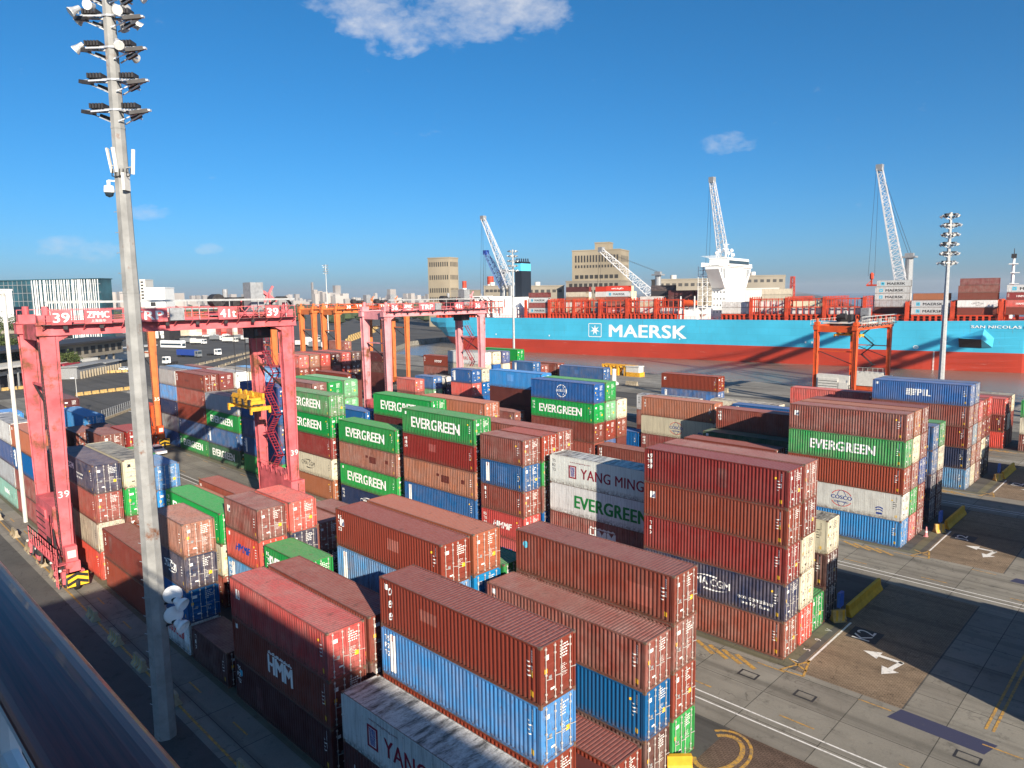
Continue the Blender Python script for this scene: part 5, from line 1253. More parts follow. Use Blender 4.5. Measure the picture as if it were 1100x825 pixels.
D4 = 384; harbour_crane('steep white harbour crane rising behind the white ship tower', T3(px_d(777, 275, D4)), T3(px_d(765, 194, D4)), 48, 4.4, M['jibwhite'], M['steel'])
D5 = 335; harbour_crane('tall white lattice harbour crane at right with hanging orange spreader', T3(px_d(969, 309, D5)), T3(px_d(945, 181, D5)), 28, 4.6, M['jibwhite'], M['steel'], T3(px_d(977, 277, D5)), T3(px_d(936.5, 296.5, D5)), 22)

# ------------------------------------------------------------------ grain silos and other buildings behind the ship
M['conc'] = mat('tan_silo_concrete', (.31, .26, .185), .85, 0, .16, .03, coord='World'); M['conc2'] = mat('grey_tan_concrete', (.25, .22, .175), .85, 0, .16, .03, coord='World'); M['win'] = mat('dark_window_opening', (.03, .028, .026), .6)
class Block:
    """A building standing on its front-left-bottom corner, width along a, depth along b."""
    def __init__(s, name, label, cat, org, ang): s.t = thing(name, label, cat, (org[0], org[1], 0), ang)
    def wall(s, x0, x1, y0, y1, z0, z1, mt, name='wall'): b = MB(); b.box(x0, x1, y0, y1, z0, z1); b.box(x0-.3, x1+.3, y0-.3, y1+.3, z1, z1+.9); return b.build(name, mt, s.t)
    def wins(s, wall, x0, x1, z0, n, rows, w_, h_, gap, y=0., face='front', xr=None):
        for r_ in range(rows):
            b = MB()
            for i in range(n):
                c = x0+(x1-x0)*(i+.5)/n; z = z0+r_*gap
                if face == 'front': b.box(c-w_/2, c+w_/2, y-.06, y+.3, z, z+h_)
                else: b.box(xr-.3, xr+.06, c-w_/2, c+w_/2, z, z+h_)
            b.build('window_row', M['win'], wall)
ANG = R(44.5-14)
def at_d(u, v, D): p = px_d(u, v, D); return (p.x, p.y, p.z)
o = at_d(460, 300, 640); B = Block('silo_tower', 'tall slim tan grain tower alone at left of the skyline', 'grain tower', o, R(20))
zt = px_d(470, 278, 640).z; w1 = B.wall(0, 22, 0, 16, 0, zt, M['conc'])
for k, hh in enumerate((.93, .74, .55, .42)): B.wins(w1, 1, 21, zt*hh-3, 9, 1, 1.1, 4, 4); B.wins(w1, 1, 15, zt*hh-3, 6, 1, 1.1, 4, 4, face='side', xr=22)
w2 = B.wall(22, 42, 1, 20, 0, zt*.52, M['conc2']); B.wins(w2, 23, 41, zt*.38, 8, 1, 1.2, 3, 4, y=1)
o = at_d(608, 310, 585); B = Block('grain_elevator', 'broad tan grain elevator with stepped roof behind the ship', 'grain elevator', o, R(22))
zt = px_d(640, 270, 585).z; W_ = 44; w1 = B.wall(4, W_, 4, 34, 0, zt, M['conc']); B.wall(22, 34, 8, 20, zt, zt+6, M['conc'])
B.wins(w1, 6, W_-1, zt-9, 15, 1, 1.3, 5.5, 4, y=4); B.wins(w1, 6, W_-1, zt-13.5, 15, 1, 1.3, 2.2, 4, y=4); B.wins(w1, 6, 32, zt-9, 8, 1, 1.2, 5, 4, face='side', xr=W_); B.wins(w1, 6, 32, zt-14, 8, 1, 1.2, 2.5, 4, face='side', xr=W_)
zl = zt*.60; w2 = B.wall(0, W_+2, 0, 36, 0, zl, M['conc2']); B.wins(w2, 2, W_, zl-4.2, 10, 1, 2.8, 2.8, 4); B.wins(w2, 2, W_, zl-9.5, 10, 1, 2.8, 2.8, 4); B.wins(w1, 6, W_-1, zl+2.4, 9, 1, 3, 3, 4, y=4)
for k, (u0, u1, vt, D, lab) in enumerate(((706, 775, 301, 560, 'long low tan silo block left of the white tower'), (800, 843, 297, 600, 'low silo block right of the white tower'), (520, 549, 308, 640, 'low tan warehouse left of the black funnel'), (566, 606, 308, 600, 'low tan warehouse right of the black funnel'))):
    p0 = at_d(u0, 320, D); p1 = at_d(u1, 320, D); dx, dy = p1[0]-p0[0], p1[1]-p0[1]; ln = math.hypot(dx, dy); zt = px_d(u0, vt, D).z
    B = Block('warehouse', lab, 'warehouse', p0, math.atan2(dy, dx)); w1 = B.wall(0, ln, 0, 24, 0, zt, M['conc2']); nn = max(6, int(ln/5)); B.wins(w1, 1, ln-1, zt-5, nn, 1, 3, 2.4, 4)
    b = MB()
    for i in range(int(ln/6)): b.lathe([(2.9, 0), (2.9, zt*.62)], (3+i*6, -1.5, 0), 12)
    b.build('silo_cell', M['conc'], B.t)
    b = MB(); b.lathe([(0, zt+4), (2.4, zt+4), (2.4, zt), (0, zt)], (ln*.3, 12, 0), 12); b.build('roof_tank', M['ivory'], B.t)
p0 = at_d(843, 320, 600); zt = px_d(843, 298, 600).z; B = Block('silo_block', 'square pale silo block, last building before open sea', 'silo block', p0, R(25)); w1 = B.wall(-16, 0, 0, 18, 0, zt, M['conc']); B.wins(w1, -15, -1, zt-6, 6, 1, 1, 3, 4); B.wins(w1, 1, 17, zt-6, 5, 1, 1, 3, 4, face='side', xr=0)
p0 = at_d(800, 330, 500); zt = px_d(800, 311, 500).z; B = Block('store_shed', 'small pale store between white tower and silo block', 'store', p0, R(25)); w1 = B.wall(0, 22, 0, 14, 0, zt, M['ivory'])
for (u, v0, v1, D, lab, c1) in ((851, 316, 297, 900, 'thin red lattice mast standing before the open sea', M['shiporange']),):
    p = at_d(u, v0, D); zt = px_d(u, v1, D).z; b = MB(); b.lattice((p[0], p[1], 0), (p[0], p[1], zt), 5, 3.6, .5, 9, 0, (0, 1, 0)); tag(b.build('lattice_mast', c1), lab, 'mast')
for (u, vt, D, r_, lab) in ((527, 297, 700, 3.2, 'red and white banded chimney left of the funnel'), (499, 302, 720, 2.2, 'smaller banded chimney beside the slim tower')):
    p = at_d(u, 315, D); zt = px_d(u, vt, D).z; b = MB(); n_ = 6
    for k in range(n_): b.tube((p[0], p[1], zt*(k/n_)), (p[0], p[1], zt*((k+1)/n_)), r_, None, 12, k % 2, k == n_-1)
    tag(b.build('banded_chimney', [M['wpaint'], M['shiporange']]), lab, 'chimney')

# ------------------------------------------------------------------ the city side at left
p = px_d(-60, 330, 445); q = px_d(110, 330, 425); dx, dy = q.x-p.x, q.y-p.y; ln = math.hypot(dx, dy); zt = px_d(60, 301, 432).z
gt = thing('glass_building', 'glass office building with slanting white stripes, far left', 'office building', (p.x, p.y, 0), math.atan2(dy, dx))
b = MB(); b.box(0, ln, 0, 9, 0, zt); b.box(-.5, ln+.5, -.8, 9.5, zt, zt+.6); M['curtain'] = mat('teal_curtain_wall', (.02, .075, .10), .12, 0, .4, .09, spec=.8); wl = b.build('wall', [M['curtain']], gt)
b = MB()
for k in range(8): b.box(0, ln, -.15, 0, 3+k*zt/8.2, 3.3+k*zt/8.2)
for k in range(int(ln/3.2)): b.box(k*3.2, k*3.2+.16, -.2, 0, 0, zt)
b.build('mullion', M['steel'], gt)
b = MB(); rng = random.Random(3); x = ln*.585
while x < ln-1:
    a = rng.uniform(-.6, .6); wd = rng.uniform(.45, .8); b.face([(x, -.8, zt*.1), (x+wd, -.8, zt*.1), (x+wd+a, -.8, zt), (x+a, -.8, zt)]); x += rng.uniform(1.0, 1.7)
b.build('white_fin', M['wpaint'], gt)
p = px_d(-8, 330, 400); zt = px_d(4, 312, 400).z; B = Block('office_block', 'small white office block at the left edge', 'office block', (p.x, p.y), math.atan2(dy, dx)); w1 = B.wall(-14, 1.5, 0, 12, 0, zt, M['wpaint']); B.wins(w1, -13, 1, 3, 6, 5, 1.4, 1.6, 3.4)
# passenger terminal: long dark roof, gallery with openings, white canopy
def slab_between(name, label, cat, a, c, depth, z0, z1, mt, parts=()):
    dx, dy = c.x-a.x, c.y-a.y; ln = math.hypot(dx, dy); t = thing(name, label, cat, (a.x, a.y, 0), math.atan2(dy, dx)); b = MB(); b.box(0, ln, 0, depth, z0, z1); b.build('wall', mt, t)
    return t, ln
def vz(u, v, D): return px_d(u, v, D).z
D = 285; a, c = px_d(64, 380, 262), px_d(132, 375, 305); za = px_d(100, 358, D).z
t, ln = slab_between('terminal_gallery', 'raised concrete gallery with square openings behind the red crane', 'terminal', a, c, 14, 5.2, 10.8, M['conc2'])
b = MB()
for i in range(9): b.box(ln*(i+.15)/9, ln*(i+.75)/9, -.08, .2, 6.6, 9.4)
b.build('opening', M['win'], t); b = MB(); b.box(-60, ln+6, -3, 18, 10.8, 11.6); b.box(-60, ln*.4, -4, 16, 3.8, 5.1, 1); b.build('roof', [M['dark'], M['ivory']], t)
b = MB()
for i in range(8): b.box(i*ln/8, i*ln/8+.6, 1, 1.6, 0, 5.2)
b.build('column', M['conc2'], t)
a, c = px_d(86, 372, 300), px_d(160, 366, 345); t, ln = slab_between('site_fence', 'long white hoarding with blue emblem along the road', 'hoarding', a, c, .3, 0, 4.6, M['ivory']); f = Flat(); f.ring(ln*.78, 2.5, 1.5, 1.5, 1.5); me = lay(f, 'emblem', [M['tcyan']], None, -.03, False); inst(me, 'emblem', t); b = MB(); b.box(-2, ln+2, -3, 4, 5.2, 5.6); b.build('canopy', M['ivory'], t)
a, c = px_d(83, 405, 250), px_d(128, 392, 282); t, ln = slab_between('customs_shed', 'low grey shed row with timber posts by the road', 'shed', a, c, 9, 0, 4.2, M['steel'])
b = MB()
for i in range(16): b.box(i*ln/16, i*ln/16+.5, -1.6, -1.1, 0, 2.6)
b.build('timber_post', M['conc'], t); b = MB(); b.box(-1, ln*.55, -1, 10, 4.2, 4.45); b.box(ln*.6, ln+1, -1, 8, 3.6, 3.9); b.box(2, ln*.4, 5, 10, 4.5, 4.9, 1); b.build('roof', [M['galv'], M['pinkdark']], t)
a, c = px_d(-30, 380, 215), px_d(44, 376, 245); t, ln = slab_between('bus_shed', 'white roofed open shed at the left edge', 'shed', a, c, 16, 0, 3.2, M['dark']); b = MB(); b.box(-4, ln, -6, 22, 6.6, 7.3); b.build('roof', M['ivory'], t)
b = MB()
for i in range(7): b.box(i*ln/7, i*ln/7+.4, -4, -3.6, 0, 6.6)
b.build('column', M['steel'], t)
a, c = px_d(-30, 345, 330), px_d(60, 352, 330); t, ln = slab_between('elevated_road', 'dark elevated road deck behind the trees at left', 'elevated road', a, c, 12, 9.5, 13.0, M['dark']); b = MB(); b.box(0, ln, -.4, 0, 12.6, 14.0)
for i in range(4): b.box(i*ln/4, i*ln/4+2, 2, 8, 0, 9.5)
b.build('parapet', M['conc2'], t)
p = px_d(167, 372, 470); t = thing('sign_building', 'black building face with a big white figure, by the bus', 'building', (p.x-8, p.y, 0), R(35)); b = MB(); b.box(-4, 14, 0, 12, 0, 15); b.build('wall', M['dark'], t); b = MB(); b.box(3, 6, -.3, 0, 2, 13); b.box(7.5, 10, -.3, 0, 4, 12.5); b.box(4, 9, -.3, 0, 6.5, 8.5); b.box(8, 10, -.3, 0, 2, 5); b.build('white_figure', M['wpaint'], t)
for (u0, u1, vt, D, lab, mt) in ((152, 158, 301, 900, 'pale slab tower right of the mast top', M['ivory']), (156, 178, 310, 700, 'white hall with dark picture window right of the mast', M['wpaint']), (40, 58, 0, 0, '', None)):
    if not D: continue
    p, q = px_d(u0, 330, D), px_d(u1, 330, D); dx, dy = q.x-p.x, q.y-p.y; ln = math.hypot(dx, dy); zt = px_d(u0, vt, D).z
    B = Block('city_building', lab, 'building', (p.x, p.y), math.atan2(dy, dx)); w1 = B.wall(0, ln, 0, 20, 0, zt, mt); B.wins(w1, ln*.2, ln*.6, zt*.55, 1 if ln > 12 else 3, 1 if ln > 12 else 6, ln*.25 if ln > 12 else 1.5, 4 if ln > 12 else 2, 4)
# far skyline: a mass of towers kilometres away
M['sky1'] = mat('far_pale_towers', (.40, .36, .33), .9, 0, .3, .004, coord='World'); b = MB(); rng = random.Random(11)
for i in range(620):
    u = rng.uniform(-200, 520) if i > 120 else rng.choice([rng.uniform(112, 135), rng.uniform(176, 300), rng.uniform(335, 372)])
    D = rng.uniform(2200, 6500); p = px_d(u, 325, D); wd = rng.uniform(10, 34)
    h = rng.uniform(8, 30) if rng.random() < .72 else rng.uniform(30, 62)
    if 112 < u < 140 and D < 3500: h = rng.uniform(45, 60)
    if 330 < u < 365: h *= 1.7
    b.box(p.x, p.x+wd, p.y, p.y+wd*rng.uniform(.6, 1.6), 0, h)
tag(b.build('city_skyline', M['sky1']), 'pale hazy skyline of far city towers', 'skyline', kind='stuff')
b = MB(); rng = random.Random(5)
for i in range(900):
    p = px_d(rng.uniform(-100, 470), 325, rng.uniform(700, 2600)); r_ = rng.uniform(3, 9)
    b.lathe([(0, 0), (r_, r_*.4), (r_*.8, r_), (0, r_*1.3)], (p.x, p.y, 0), 6)
M['farwood'] = mat('far_tree_green', (.045, .065, .025), .9, 0, .4, .05, coord='World'); tag(b.build('far_woodland', M['farwood']), 'dark far trees in front of the city', 'woodland', kind='stuff')
b = MB(); p = px_z(1040, 330, 0); q = px_z(1180, 328, 0); b.beam((p.x, p.y, -1), (q.x, q.y, -1), 14, 6); tag(b.build('breakwater', M['conc2']), 'low stone breakwater on the river beyond the bow', 'breakwater')
# far container rows seen under the red crane
FR_ = [(181, 'og og'), (188, 'og cr'), (192, 'cr cr cr'), (199, 'wh wh wh'), (205, 'cr wh cr'), (211, 'lr lr'), (214, 'lgy wh lgy'), (220, 'wh lgy wh'), (226, 'dr dr'), (231, 'rd rd rd'), (238, 'dr dr dr'), (243, 'wh wh cr'), (249, 'dr dr'), (254, 'wh lgy bg'), (260, 'lgy wh lgy')]
for i, (u, sp) in enumerate(FR_):
    p = px_d(u, 366, 545); sp = sp.split()
    for k in range(5 if i % 4 else 4): container(p.x, p.y, k*2.59, sp[(k*2+i) % len(sp)], 12.19, 2.59, '', 0, '', i, None, R(28), True)
me = bpy.data.meshes.new('distant_containers'); me.from_pydata(SPARE['v'], [], SPARE['f']); ca = me.color_attributes.new('paint', 'FLOAT_COLOR', 'CORNER')
buf = []
for f_, c_ in zip(SPARE['f'], SPARE['c']): buf += list(c_[:4])*len(f_)
ca.data.foreach_set('color', buf); me.materials.append(M['paint_many']); me.update()
o = bpy.data.objects.new('distant_containers', me); C.objects.link(o); tag(o, 'containers glimpsed small between the cranes and on the far side', 'containers', kind='stuff')

# trees
def leaf_mat(name, c1, c2):
    mt = bpy.data.materials.new(name); mt.use_nodes = True; t = NT(mt.node_tree); b_ = t.n['Principled BSDF']; n = t.noise(t.add('ShaderNodeTexCoord').outputs['Object'], .7, 3); t.link(t.ramp(n, [(.35, c1), (.65, c2)]), b_.inputs['Base Color']); b_.inputs['Roughness'].default_value = .7; return mt
M['leaf'] = leaf_mat('leaf_green', (.030, .055, .012), (.085, .11, .025)); M['bark'] = mat('bark', (.09, .065, .045), .9)
def tree(u, v, D, h, w_, label):
    p = px_d(u, v, D); t = thing('broadleaf_tree', label, 'tree', (p.x, p.y, 0)); rng = random.Random(int(u*3+D)); b = MB()
    b.tube((0, 0, 0), (0, 0, h*.45), .35, .2, 7); cl = []
    for k in range(7):
        a = rng.uniform(0, 6.28); q = Vector((math.cos(a)*w_*.3, math.sin(a)*w_*.3, h*rng.uniform(.5, .8))); b.tube((0, 0, h*rng.uniform(.3, .45)), q, .14, .05, 5); cl.append(q)
    b.build('trunk', M['bark'], t); b = MB()
    for k in range(26):
        a = rng.uniform(0, 6.28); rr = w_*.5*math.sqrt(rng.random()); cl.append(Vector((math.cos(a)*rr, math.sin(a)*rr, h*rng.uniform(.42, .98)-rr*.35)))
    for c in cl:
        for k in range(95):
            d = Vector((rng.gauss(0, 1), rng.gauss(0, 1), rng.gauss(0, .75))); o_ = c + d*(w_*.11); s = rng.uniform(.22, .5)
            x = Vector((rng.gauss(0, 1), rng.gauss(0, 1), rng.gauss(0, .6))).normalized()*s; y = x.orthogonal().normalized()*s*.7; b.face([o_-x, o_-y, o_+x, o_+y])
    b.build('crown', M['leaf'], t)
tree(3, 385, 262, 15, 13, 'dark leafy tree cut by the left picture edge'); tree(16, 388, 272, 13.5, 12, 'bushy tree just left of the slim pipe'); tree(12, 352, 345, 21, 17, 'taller tree before the glass building'); tree(-14, 350, 350, 21, 17, 'tree beyond the left edge by the glass building')
tree(73, 402, 262, 8.5, 8, 'small round tree at the shed beside the red crane leg'); tree(30, 352, 352, 15, 13, 'tree behind the top of the red crane leg')
# ------------------------------------------------------------------ own ship at the berth: rail, deck, white side
own = thing('cruise_ship', 'white cruise ship side with varnished wooden rail in the near corner', 'cruise ship', (0, 0, 0))
b = MB(); b.box(-15, 95, -29, .5, -2.8, 24.6); b.build('hull', M['wpaint'], own)
b = MB(); b.box(-15, 95, -29, .52, 24.62, 24.97); b.build('deck', mat('teak_deck', (.24, .15, .085), .6, 0, .2, 3), own)
b = MB(); b.box(-3, 8.5, -28, -2.5, 24.97, 28.5); b.box(8.5, 60, -28, -2.5, 24.97, 31.7)
b.box(8.3, 61, -28.3, -2.2, 31.7, 31.9)
sw = b.build('superstructure', M['wpaint'], own)
b = MB()
for k in range(14):
    for z in ((26,) if k < 2 else (26, 29)): b.box(3+k*4, 5.6+k*4, -2.55, -2.48, z, z+1.3)
b.build('window', M['glass'], sw)
def wood():
    mt = bpy.data.materials.new('varnished_wood'); mt.use_nodes = True; t = NT(mt.node_tree); b_ = t.n['Principled BSDF']; tcn = t.add('ShaderNodeTexCoord')
    mp = t.add('ShaderNodeMapping'); mp.inputs['Scale'].default_value = (1.2, 60, 60); t.link(tcn.outputs['Object'], mp.inputs[0]); n = t.noise(mp.outputs[0], 1.5, 5, .65)
    t.link(t.ramp(n, [(.3, (.07, .014, .012)), (.7, (.26, .045, .03))]), b_.inputs['Base Color']); b_.inputs['Roughness'].default_value = .32; b_.inputs['Coat Weight'].default_value = .14; b_.inputs['Specular IOR Level'].default_value = .2; b_.inputs['Coat Roughness'].default_value = .03
    bp = t.add('ShaderNodeBump'); bp.inputs['Strength'].default_value = .12; bp.inputs['Distance'].default_value = .002; t.link(n, bp.inputs['Height']); t.link(bp.outputs[0], b_.inputs['Normal']); return mt
b = MB(); zc, y0, y1 = 26.07, .245, .425; pr = []
for i in range(15): a = R(180-i*180/14); pr.append(((y0+y1)/2+(y1-y0)/2*math.copysign(abs(math.cos(a))**.8, math.cos(a)), zc-.038+.038*math.sin(a)))
pr += [(y1-.004, zc-.05), (y0+.004, zc-.05)]
xs = [-15, -6, -3, -1.5, 0, 3, 12]
for xa, xb in zip(xs, xs[1:]):
    for p, q in zip(pr, pr[1:]+pr[:1]): b.face([(xa, p[0], p[1]), (xa, q[0], q[1]), (xb, q[0], q[1]), (xb, p[0], p[1])])
b.build('handrail', wood(), own, True)
b = MB()
for k in range(16): x = -14.6+k*1.75; b.tube((x, .335, 24.97), (x, .335, 26.02), .03, None, 8)
for z in (25.95, 25.6, 25.25): b.tube((-15, .335, z), (12, .335, z), .026, None, 8)
b.box(-15, 12, .255, .262, 25.98, 26.02)
b.build('rail_frame', M['wpaint'], own)

# ------------------------------------------------------------------ barriers
M['jyellow'] = mat('worn_yellow_concrete', (.50, .33, .12), .8, 0, .2, 2, .2); M['jconc'] = mat('barrier_concrete', (.36, .30, .21), .85, 0, .2, 2, .2); M['jstrong'] = mat('yellow_barrier_paint', (.62, .34, .02), .6, 0, .12, 2)
def jersey(x0, y0, x1, y1, label, mt, h=.85, wd=.6, group=None, stripes=None):
    d = Vector((x1-x0, y1-y0, 0)); ln = d.length; b = MB(); w_ = wd/2
    prof = [(-w_, 0), (w_, 0), (w_*.95, .12), (w_*.45, h*.45), (w_*.32, h), (-w_*.32, h), (-w_*.45, h*.45), (-w_*.95, .12)]
    for p, q in zip(prof, prof[1:]+prof[:1]): b.face([(0, p[0], p[1]), (0, q[0], q[1]), (ln, q[0], q[1]), (ln, p[0], p[1])][::-1])
    b.face([(0, *p) for p in prof]); b.face([(ln, *p) for p in prof][::-1])
    if stripes:
        n = int(ln/.5)
        for i in range(n): x = (i+.2)*ln/n; b.face([(x, -w_*.96, .13), (x+.2, -w_*.96, .13), (x+.35, -w_*.46, h*.45), (x+.15, -w_*.46, h*.45)], 1); b.face([(x+.15, -w_*.46-.005, h*.45), (x+.35, -w_*.46-.005, h*.45), (x+.35, -w_*.33-.005, h), (x+.15, -w_*.33-.005, h)], 1)
    o = b.build('road_barrier', [mt, stripes] if stripes else mt); o.location = (x0, y0, .005); o.rotation_euler = (0, 0, math.atan2(d.y, d.x)); return tag(o, label, 'barrier', group)
for x, y0, z_ in ((-20.0, 59.6, 2), (-20.0, 89.8, 3), (-20.0, 119.4, 4)):
    jersey(x, y0, x, y0+7.8, f'long yellow barrier closing the gap behind the {["second","third","fourth"][z_-2]} block corner', M['jstrong'], 1.0, .75)
for ln_, y0 in ((2, 57.9), (3, 87.7), (4, 117.6)):
    jersey(-20.6, y0, -19.9, y0+.9, f'short yellow and grey end barrier at {["second","third","fourth"][ln_-2]} block corner', M['jyellow'], .95, .7, None, M['jstrong'])
for i, x in enumerate((-116, -107, -97.5, -90.2, -84.6, -79.3, -66.6, -60.5, -54.8, -48.5, -37)):
    y = 16.55-(x+90)*.012
    jersey(x-1.0, y, x+1.0, y, f'concrete barrier with faded yellow stripes, {"first second third fourth fifth sixth seventh eighth ninth tenth eleventh".split()[i]} along the rail-side line', M['jconc'], .85, .7, 'barriers along the rail-side yellow line', M['jyellow'])
M['sblue'] = mat('blue_sign_paint', (.015, .10, .42), .5)
for y, nm in ((57.2, 'second'), (87.0, 'third'), (117.0, 'fourth')):
    t = thing('row_sign', f'small blue sign box on a post at {nm} block corner', 'sign', (-20.3, y+1.6, 0)); b = MB(); b.tube((0, 0, 0), (0, 0, 1.3), .05, None, 8); b.build('post', M['steel'], t); b = MB(); b.box(-.12, .12, -.42, .42, 1.1, 2.3); b.build('panel', M['sblue'], t)
def cone(x, y, label, c, h=.75):
    b = MB(); b.box(-.2, .2, -.2, .2, 0, .05); b.lathe([(.17, .05), (.12, h*.45), (.05, h), (0, h)], (0, 0, 0), 10); b.lathe([(.125, h*.42), (.105, h*.6)], (0, 0, 0), 10, 1); o = b.build('traffic_cone', [c, M['wpaint']]); o.location = (x, y, .01); tag(o, label, 'traffic cone')
cone(-20.9, 85.6, 'faded pink cone at the third block corner', M['pink2'], 1.1); cone(-24.3, 143.2, 'yellow cone between the far right stacks', M['jstrong'], 1.1); cone(-25.6, 143.6, 'second yellow cone in the gap at far right', M['jstrong'], 1.1)
jersey(-20.3, 32.7, -19.3, 33.7, 'short yellow barrier at the bottom edge beside painted yellow rings', M['jstrong'], .95, .8)
# ------------------------------------------------------------------ quay furniture
t = thing('parked_spreader', 'yellow container spreader parked on the quay with white cab', 'spreader', (-141, 194, 0)); b = MB()
for x in (-6, -3, 0, 3): b.box(x, x+.7, -1.2, 1.2, 0, 3.4); b.beam((x, 0, .3), (x+2.6, 0, 3.2), .4)
b.box(-6, 7, -1.1, -.7, 3.1, 3.6); b.box(-6, 7, .7, 1.1, 3.1, 3.6); b.build('frame', M['spreader'], t); b = MB(); b.box(4, 9, -1.3, 1.3, 1.4, 3.2); b.box(4, 9.4, -1.4, 1.4, 0, 1.4, 1); b.box(3.8, 9.2, -1.5, 1.5, 3.2, 3.5); b.build('cab', [M['ivory'], M['spreader']], t)
b = MB(); b.lathe([(1.5, 0), (1.4, .6), (.7, 1.0), (.65, 4.2), (.75, 4.6), (0, 4.8)], n=14); o = b.build('mooring_bollard', M['ivory'], None, True); o.location = (-127, 172.5, .01); tag(o, 'white mooring post standing left of the quay blocks', 'bollard')
for i, (x, y) in enumerate(((-108, 176), (-101, 176.5), (-94.5, 177), (-122, 174.5))): jersey(x-2, y, x+2, y, f'pale concrete block on the quay, {["second from left","third from left","rightmost","leftmost"][i]}', M['jconc'], 1.2, 1.2)
b = MB()
for k in range(20): x = -270+k*14; b.box(x, x+1.6, Q-.3, Q+.55, -2.2, -.3); 
tag(b.build('quay_fender', M['black']), 'black rubber fenders along the basin quay', 'fender', kind='stuff')
# ------------------------------------------------------------------ traffic on the city side
def car(u, v, rz, c, label, s=1.0):
    p = px_z(u, v, 0); t = thing('parked_car', label, 'car', (p.x, p.y, .01), rz); b = MB()
    pr = [(-2.1, .35), (2.1, .35), (2.15, .75), (1.2, .9), (.55, 1.42), (-1.1, 1.45), (-1.9, .95), (-2.15, .85)]
    for sg in (-1, 1): b.face([(x*s, sg*.86*s, z*s) for x, z in pr][::-sg])
    for a, q in zip(pr, pr[1:]+pr[:1]): b.face([(a[0]*s, .86*s, a[1]*s), (q[0]*s, .86*s, q[1]*s), (q[0]*s, -.86*s, q[1]*s), (a[0]*s, -.86*s, a[1]*s)][::-1])
    b.build('body', c, t); b = MB()
    b.face([(1.12*s, .74*s, .96*s), (1.12*s, -.74*s, .96*s), (.62*s, -.72*s, 1.38*s), (.62*s, .72*s, 1.38*s)])
    for sg in (-1, 1): b.face([(.95*s, sg*.875*s, .95*s), (.5*s, sg*.875*s, 1.34*s), (-1.05*s, sg*.875*s, 1.36*s), (-1.6*s, sg*.875*s, .97*s)][::sg])
    b.build('window', M['glass'], t)
    for x in (-1.3, 1.3):
        for sg in (-1, 1): b = MB(); b.lathe([(0, -.1), (.33, -.1), (.33, .1), (0, .1)], (x*s, sg*.8*s, .33*s), 12, 0, 'y'); b.build('wheel', M['black'], t)
M['cred'] = mat('red_car_paint', (.40, .01, .03), .3, 0, .05, 1, coat=.5); M['cwhite'] = mat('white_car_paint', (.75, .75, .75), .3, 0, .03, 1, coat=.5); M['cgrey'] = mat('grey_car_paint', (.18, .19, .2), .3, 0, .05, 1, coat=.5)
car(89, 404.5, R(30), M['cred'], 'red car parked by the grey shed'); car(134, 398, R(25), M['cwhite'], 'white car driving left of the mast'); car(168, 488, R(5), M['cwhite'], 'white car on the truck road right of the mast', 1.05)
for i, (u, v, c, n) in enumerate(((232, 362, 'cwhite', 'white'), (243, 361, 'cwhite', 'white'), (222, 362, 'cwhite', 'white'), (326, 415, 'cwhite', 'white'), (340, 362, 'cgrey', 'grey'), (257, 362, 'cwhite', 'white'))): car(u, v, R(28+i*7), M[c], f'small {n} car in the distance, ' + ['below the far red containers', 'beside far white bags', 'nearest the far black trailer', 'between orange crane legs', 'left of the yellow stones', 'below the crane cab'][i], 1.3)
def truck(u, v, rz, label, cabc, boxc, bl, bh, cat='truck'):
    p = px_z(u, v, 0); t = thing('lorry' if cat == 'truck' else 'coach', label, cat, (p.x, p.y, .01), rz, 'lorries parked in the far rows' if 'far rows' in label else None)
    if cat == 'truck':
        b = MB(); b.box(1.0, 3.2, -1.2, 1.2, .6, 3.3); b.box(2.6, 3.4, -1.15, 1.15, .6, 1.7); cb = b.build('cab', cabc, t); b = MB(); b.box(3.19, 3.24, -1.05, 1.05, 1.8, 2.9); b.box(1.9, 3.0, -1.22, 1.22, 1.8, 2.8); b.build('window', M['glass'], cb)
        b = MB(); b.box(-bl, 2.5, -.5, .5, .6, .95); b.build('chassis', M['dark'], t)
        if boxc: b = MB(); b.box(-bl, .7, -1.22, 1.22, 1.0, bh); b.build('cargo_box', boxc, t)
    else:
        b = MB(); b.box(-bl/2, bl/2, -1.25, 1.25, .45, bh); b.box(-bl/2+.2, bl/2-.4, -1.1, 1.1, bh, bh+.2); bb = b.build('body', cabc, t); b = MB(); b.box(-bl/2+.5, bl/2-.8, -1.28, 1.28, 1.7, 2.7); b.box(bl/2-.02, bl/2+.04, -1.1, 1.1, 1.2, 2.8); b.build('window', M['glass'], bb)
    for x in ((-bl+1, -bl+2.3, 2.2) if cat == 'truck' else (-bl/2+2, bl/2-2.5)):
        for sg in (-1, 1): b = MB(); b.lathe([(0, -.15), (.5, -.15), (.5, .15), (0, .15)], (x, sg*1.05, .5), 12, 0, 'y'); b.build('wheel', M['black'], t)
truck(184, 391, R(-75), 'white lorry cab alone, left of the blue trailer', M['cwhite'], None, 3, 0); truck(231, 382, R(15), 'white lorry cab pulling the dark blue trailer', M['cwhite'], None, 5, 0)
truck(210, 384, R(15), 'dark blue trailer lorry on the city road', M['cgrey'], M['tblue'], 12, 3.6); truck(186, 374, R(20), 'white coach on the city road right of the mast', M['cwhite'], None, 17, 4.2, 'coach'); truck(200, 366, R(20), 'black trailer lorry beyond the white coach', M['dark'], M['dark'], 14, 3.0)
for i, (u, v) in enumerate(((3, 409), (14, 407), (22, 405))): truck(u, v, R(60), f'parked lorry under the white roofed shed, {["leftmost","middle","rightmost"][i]}', M['dark'] if i != 1 else M['cwhite'], M['dark'], 5, 3.2)
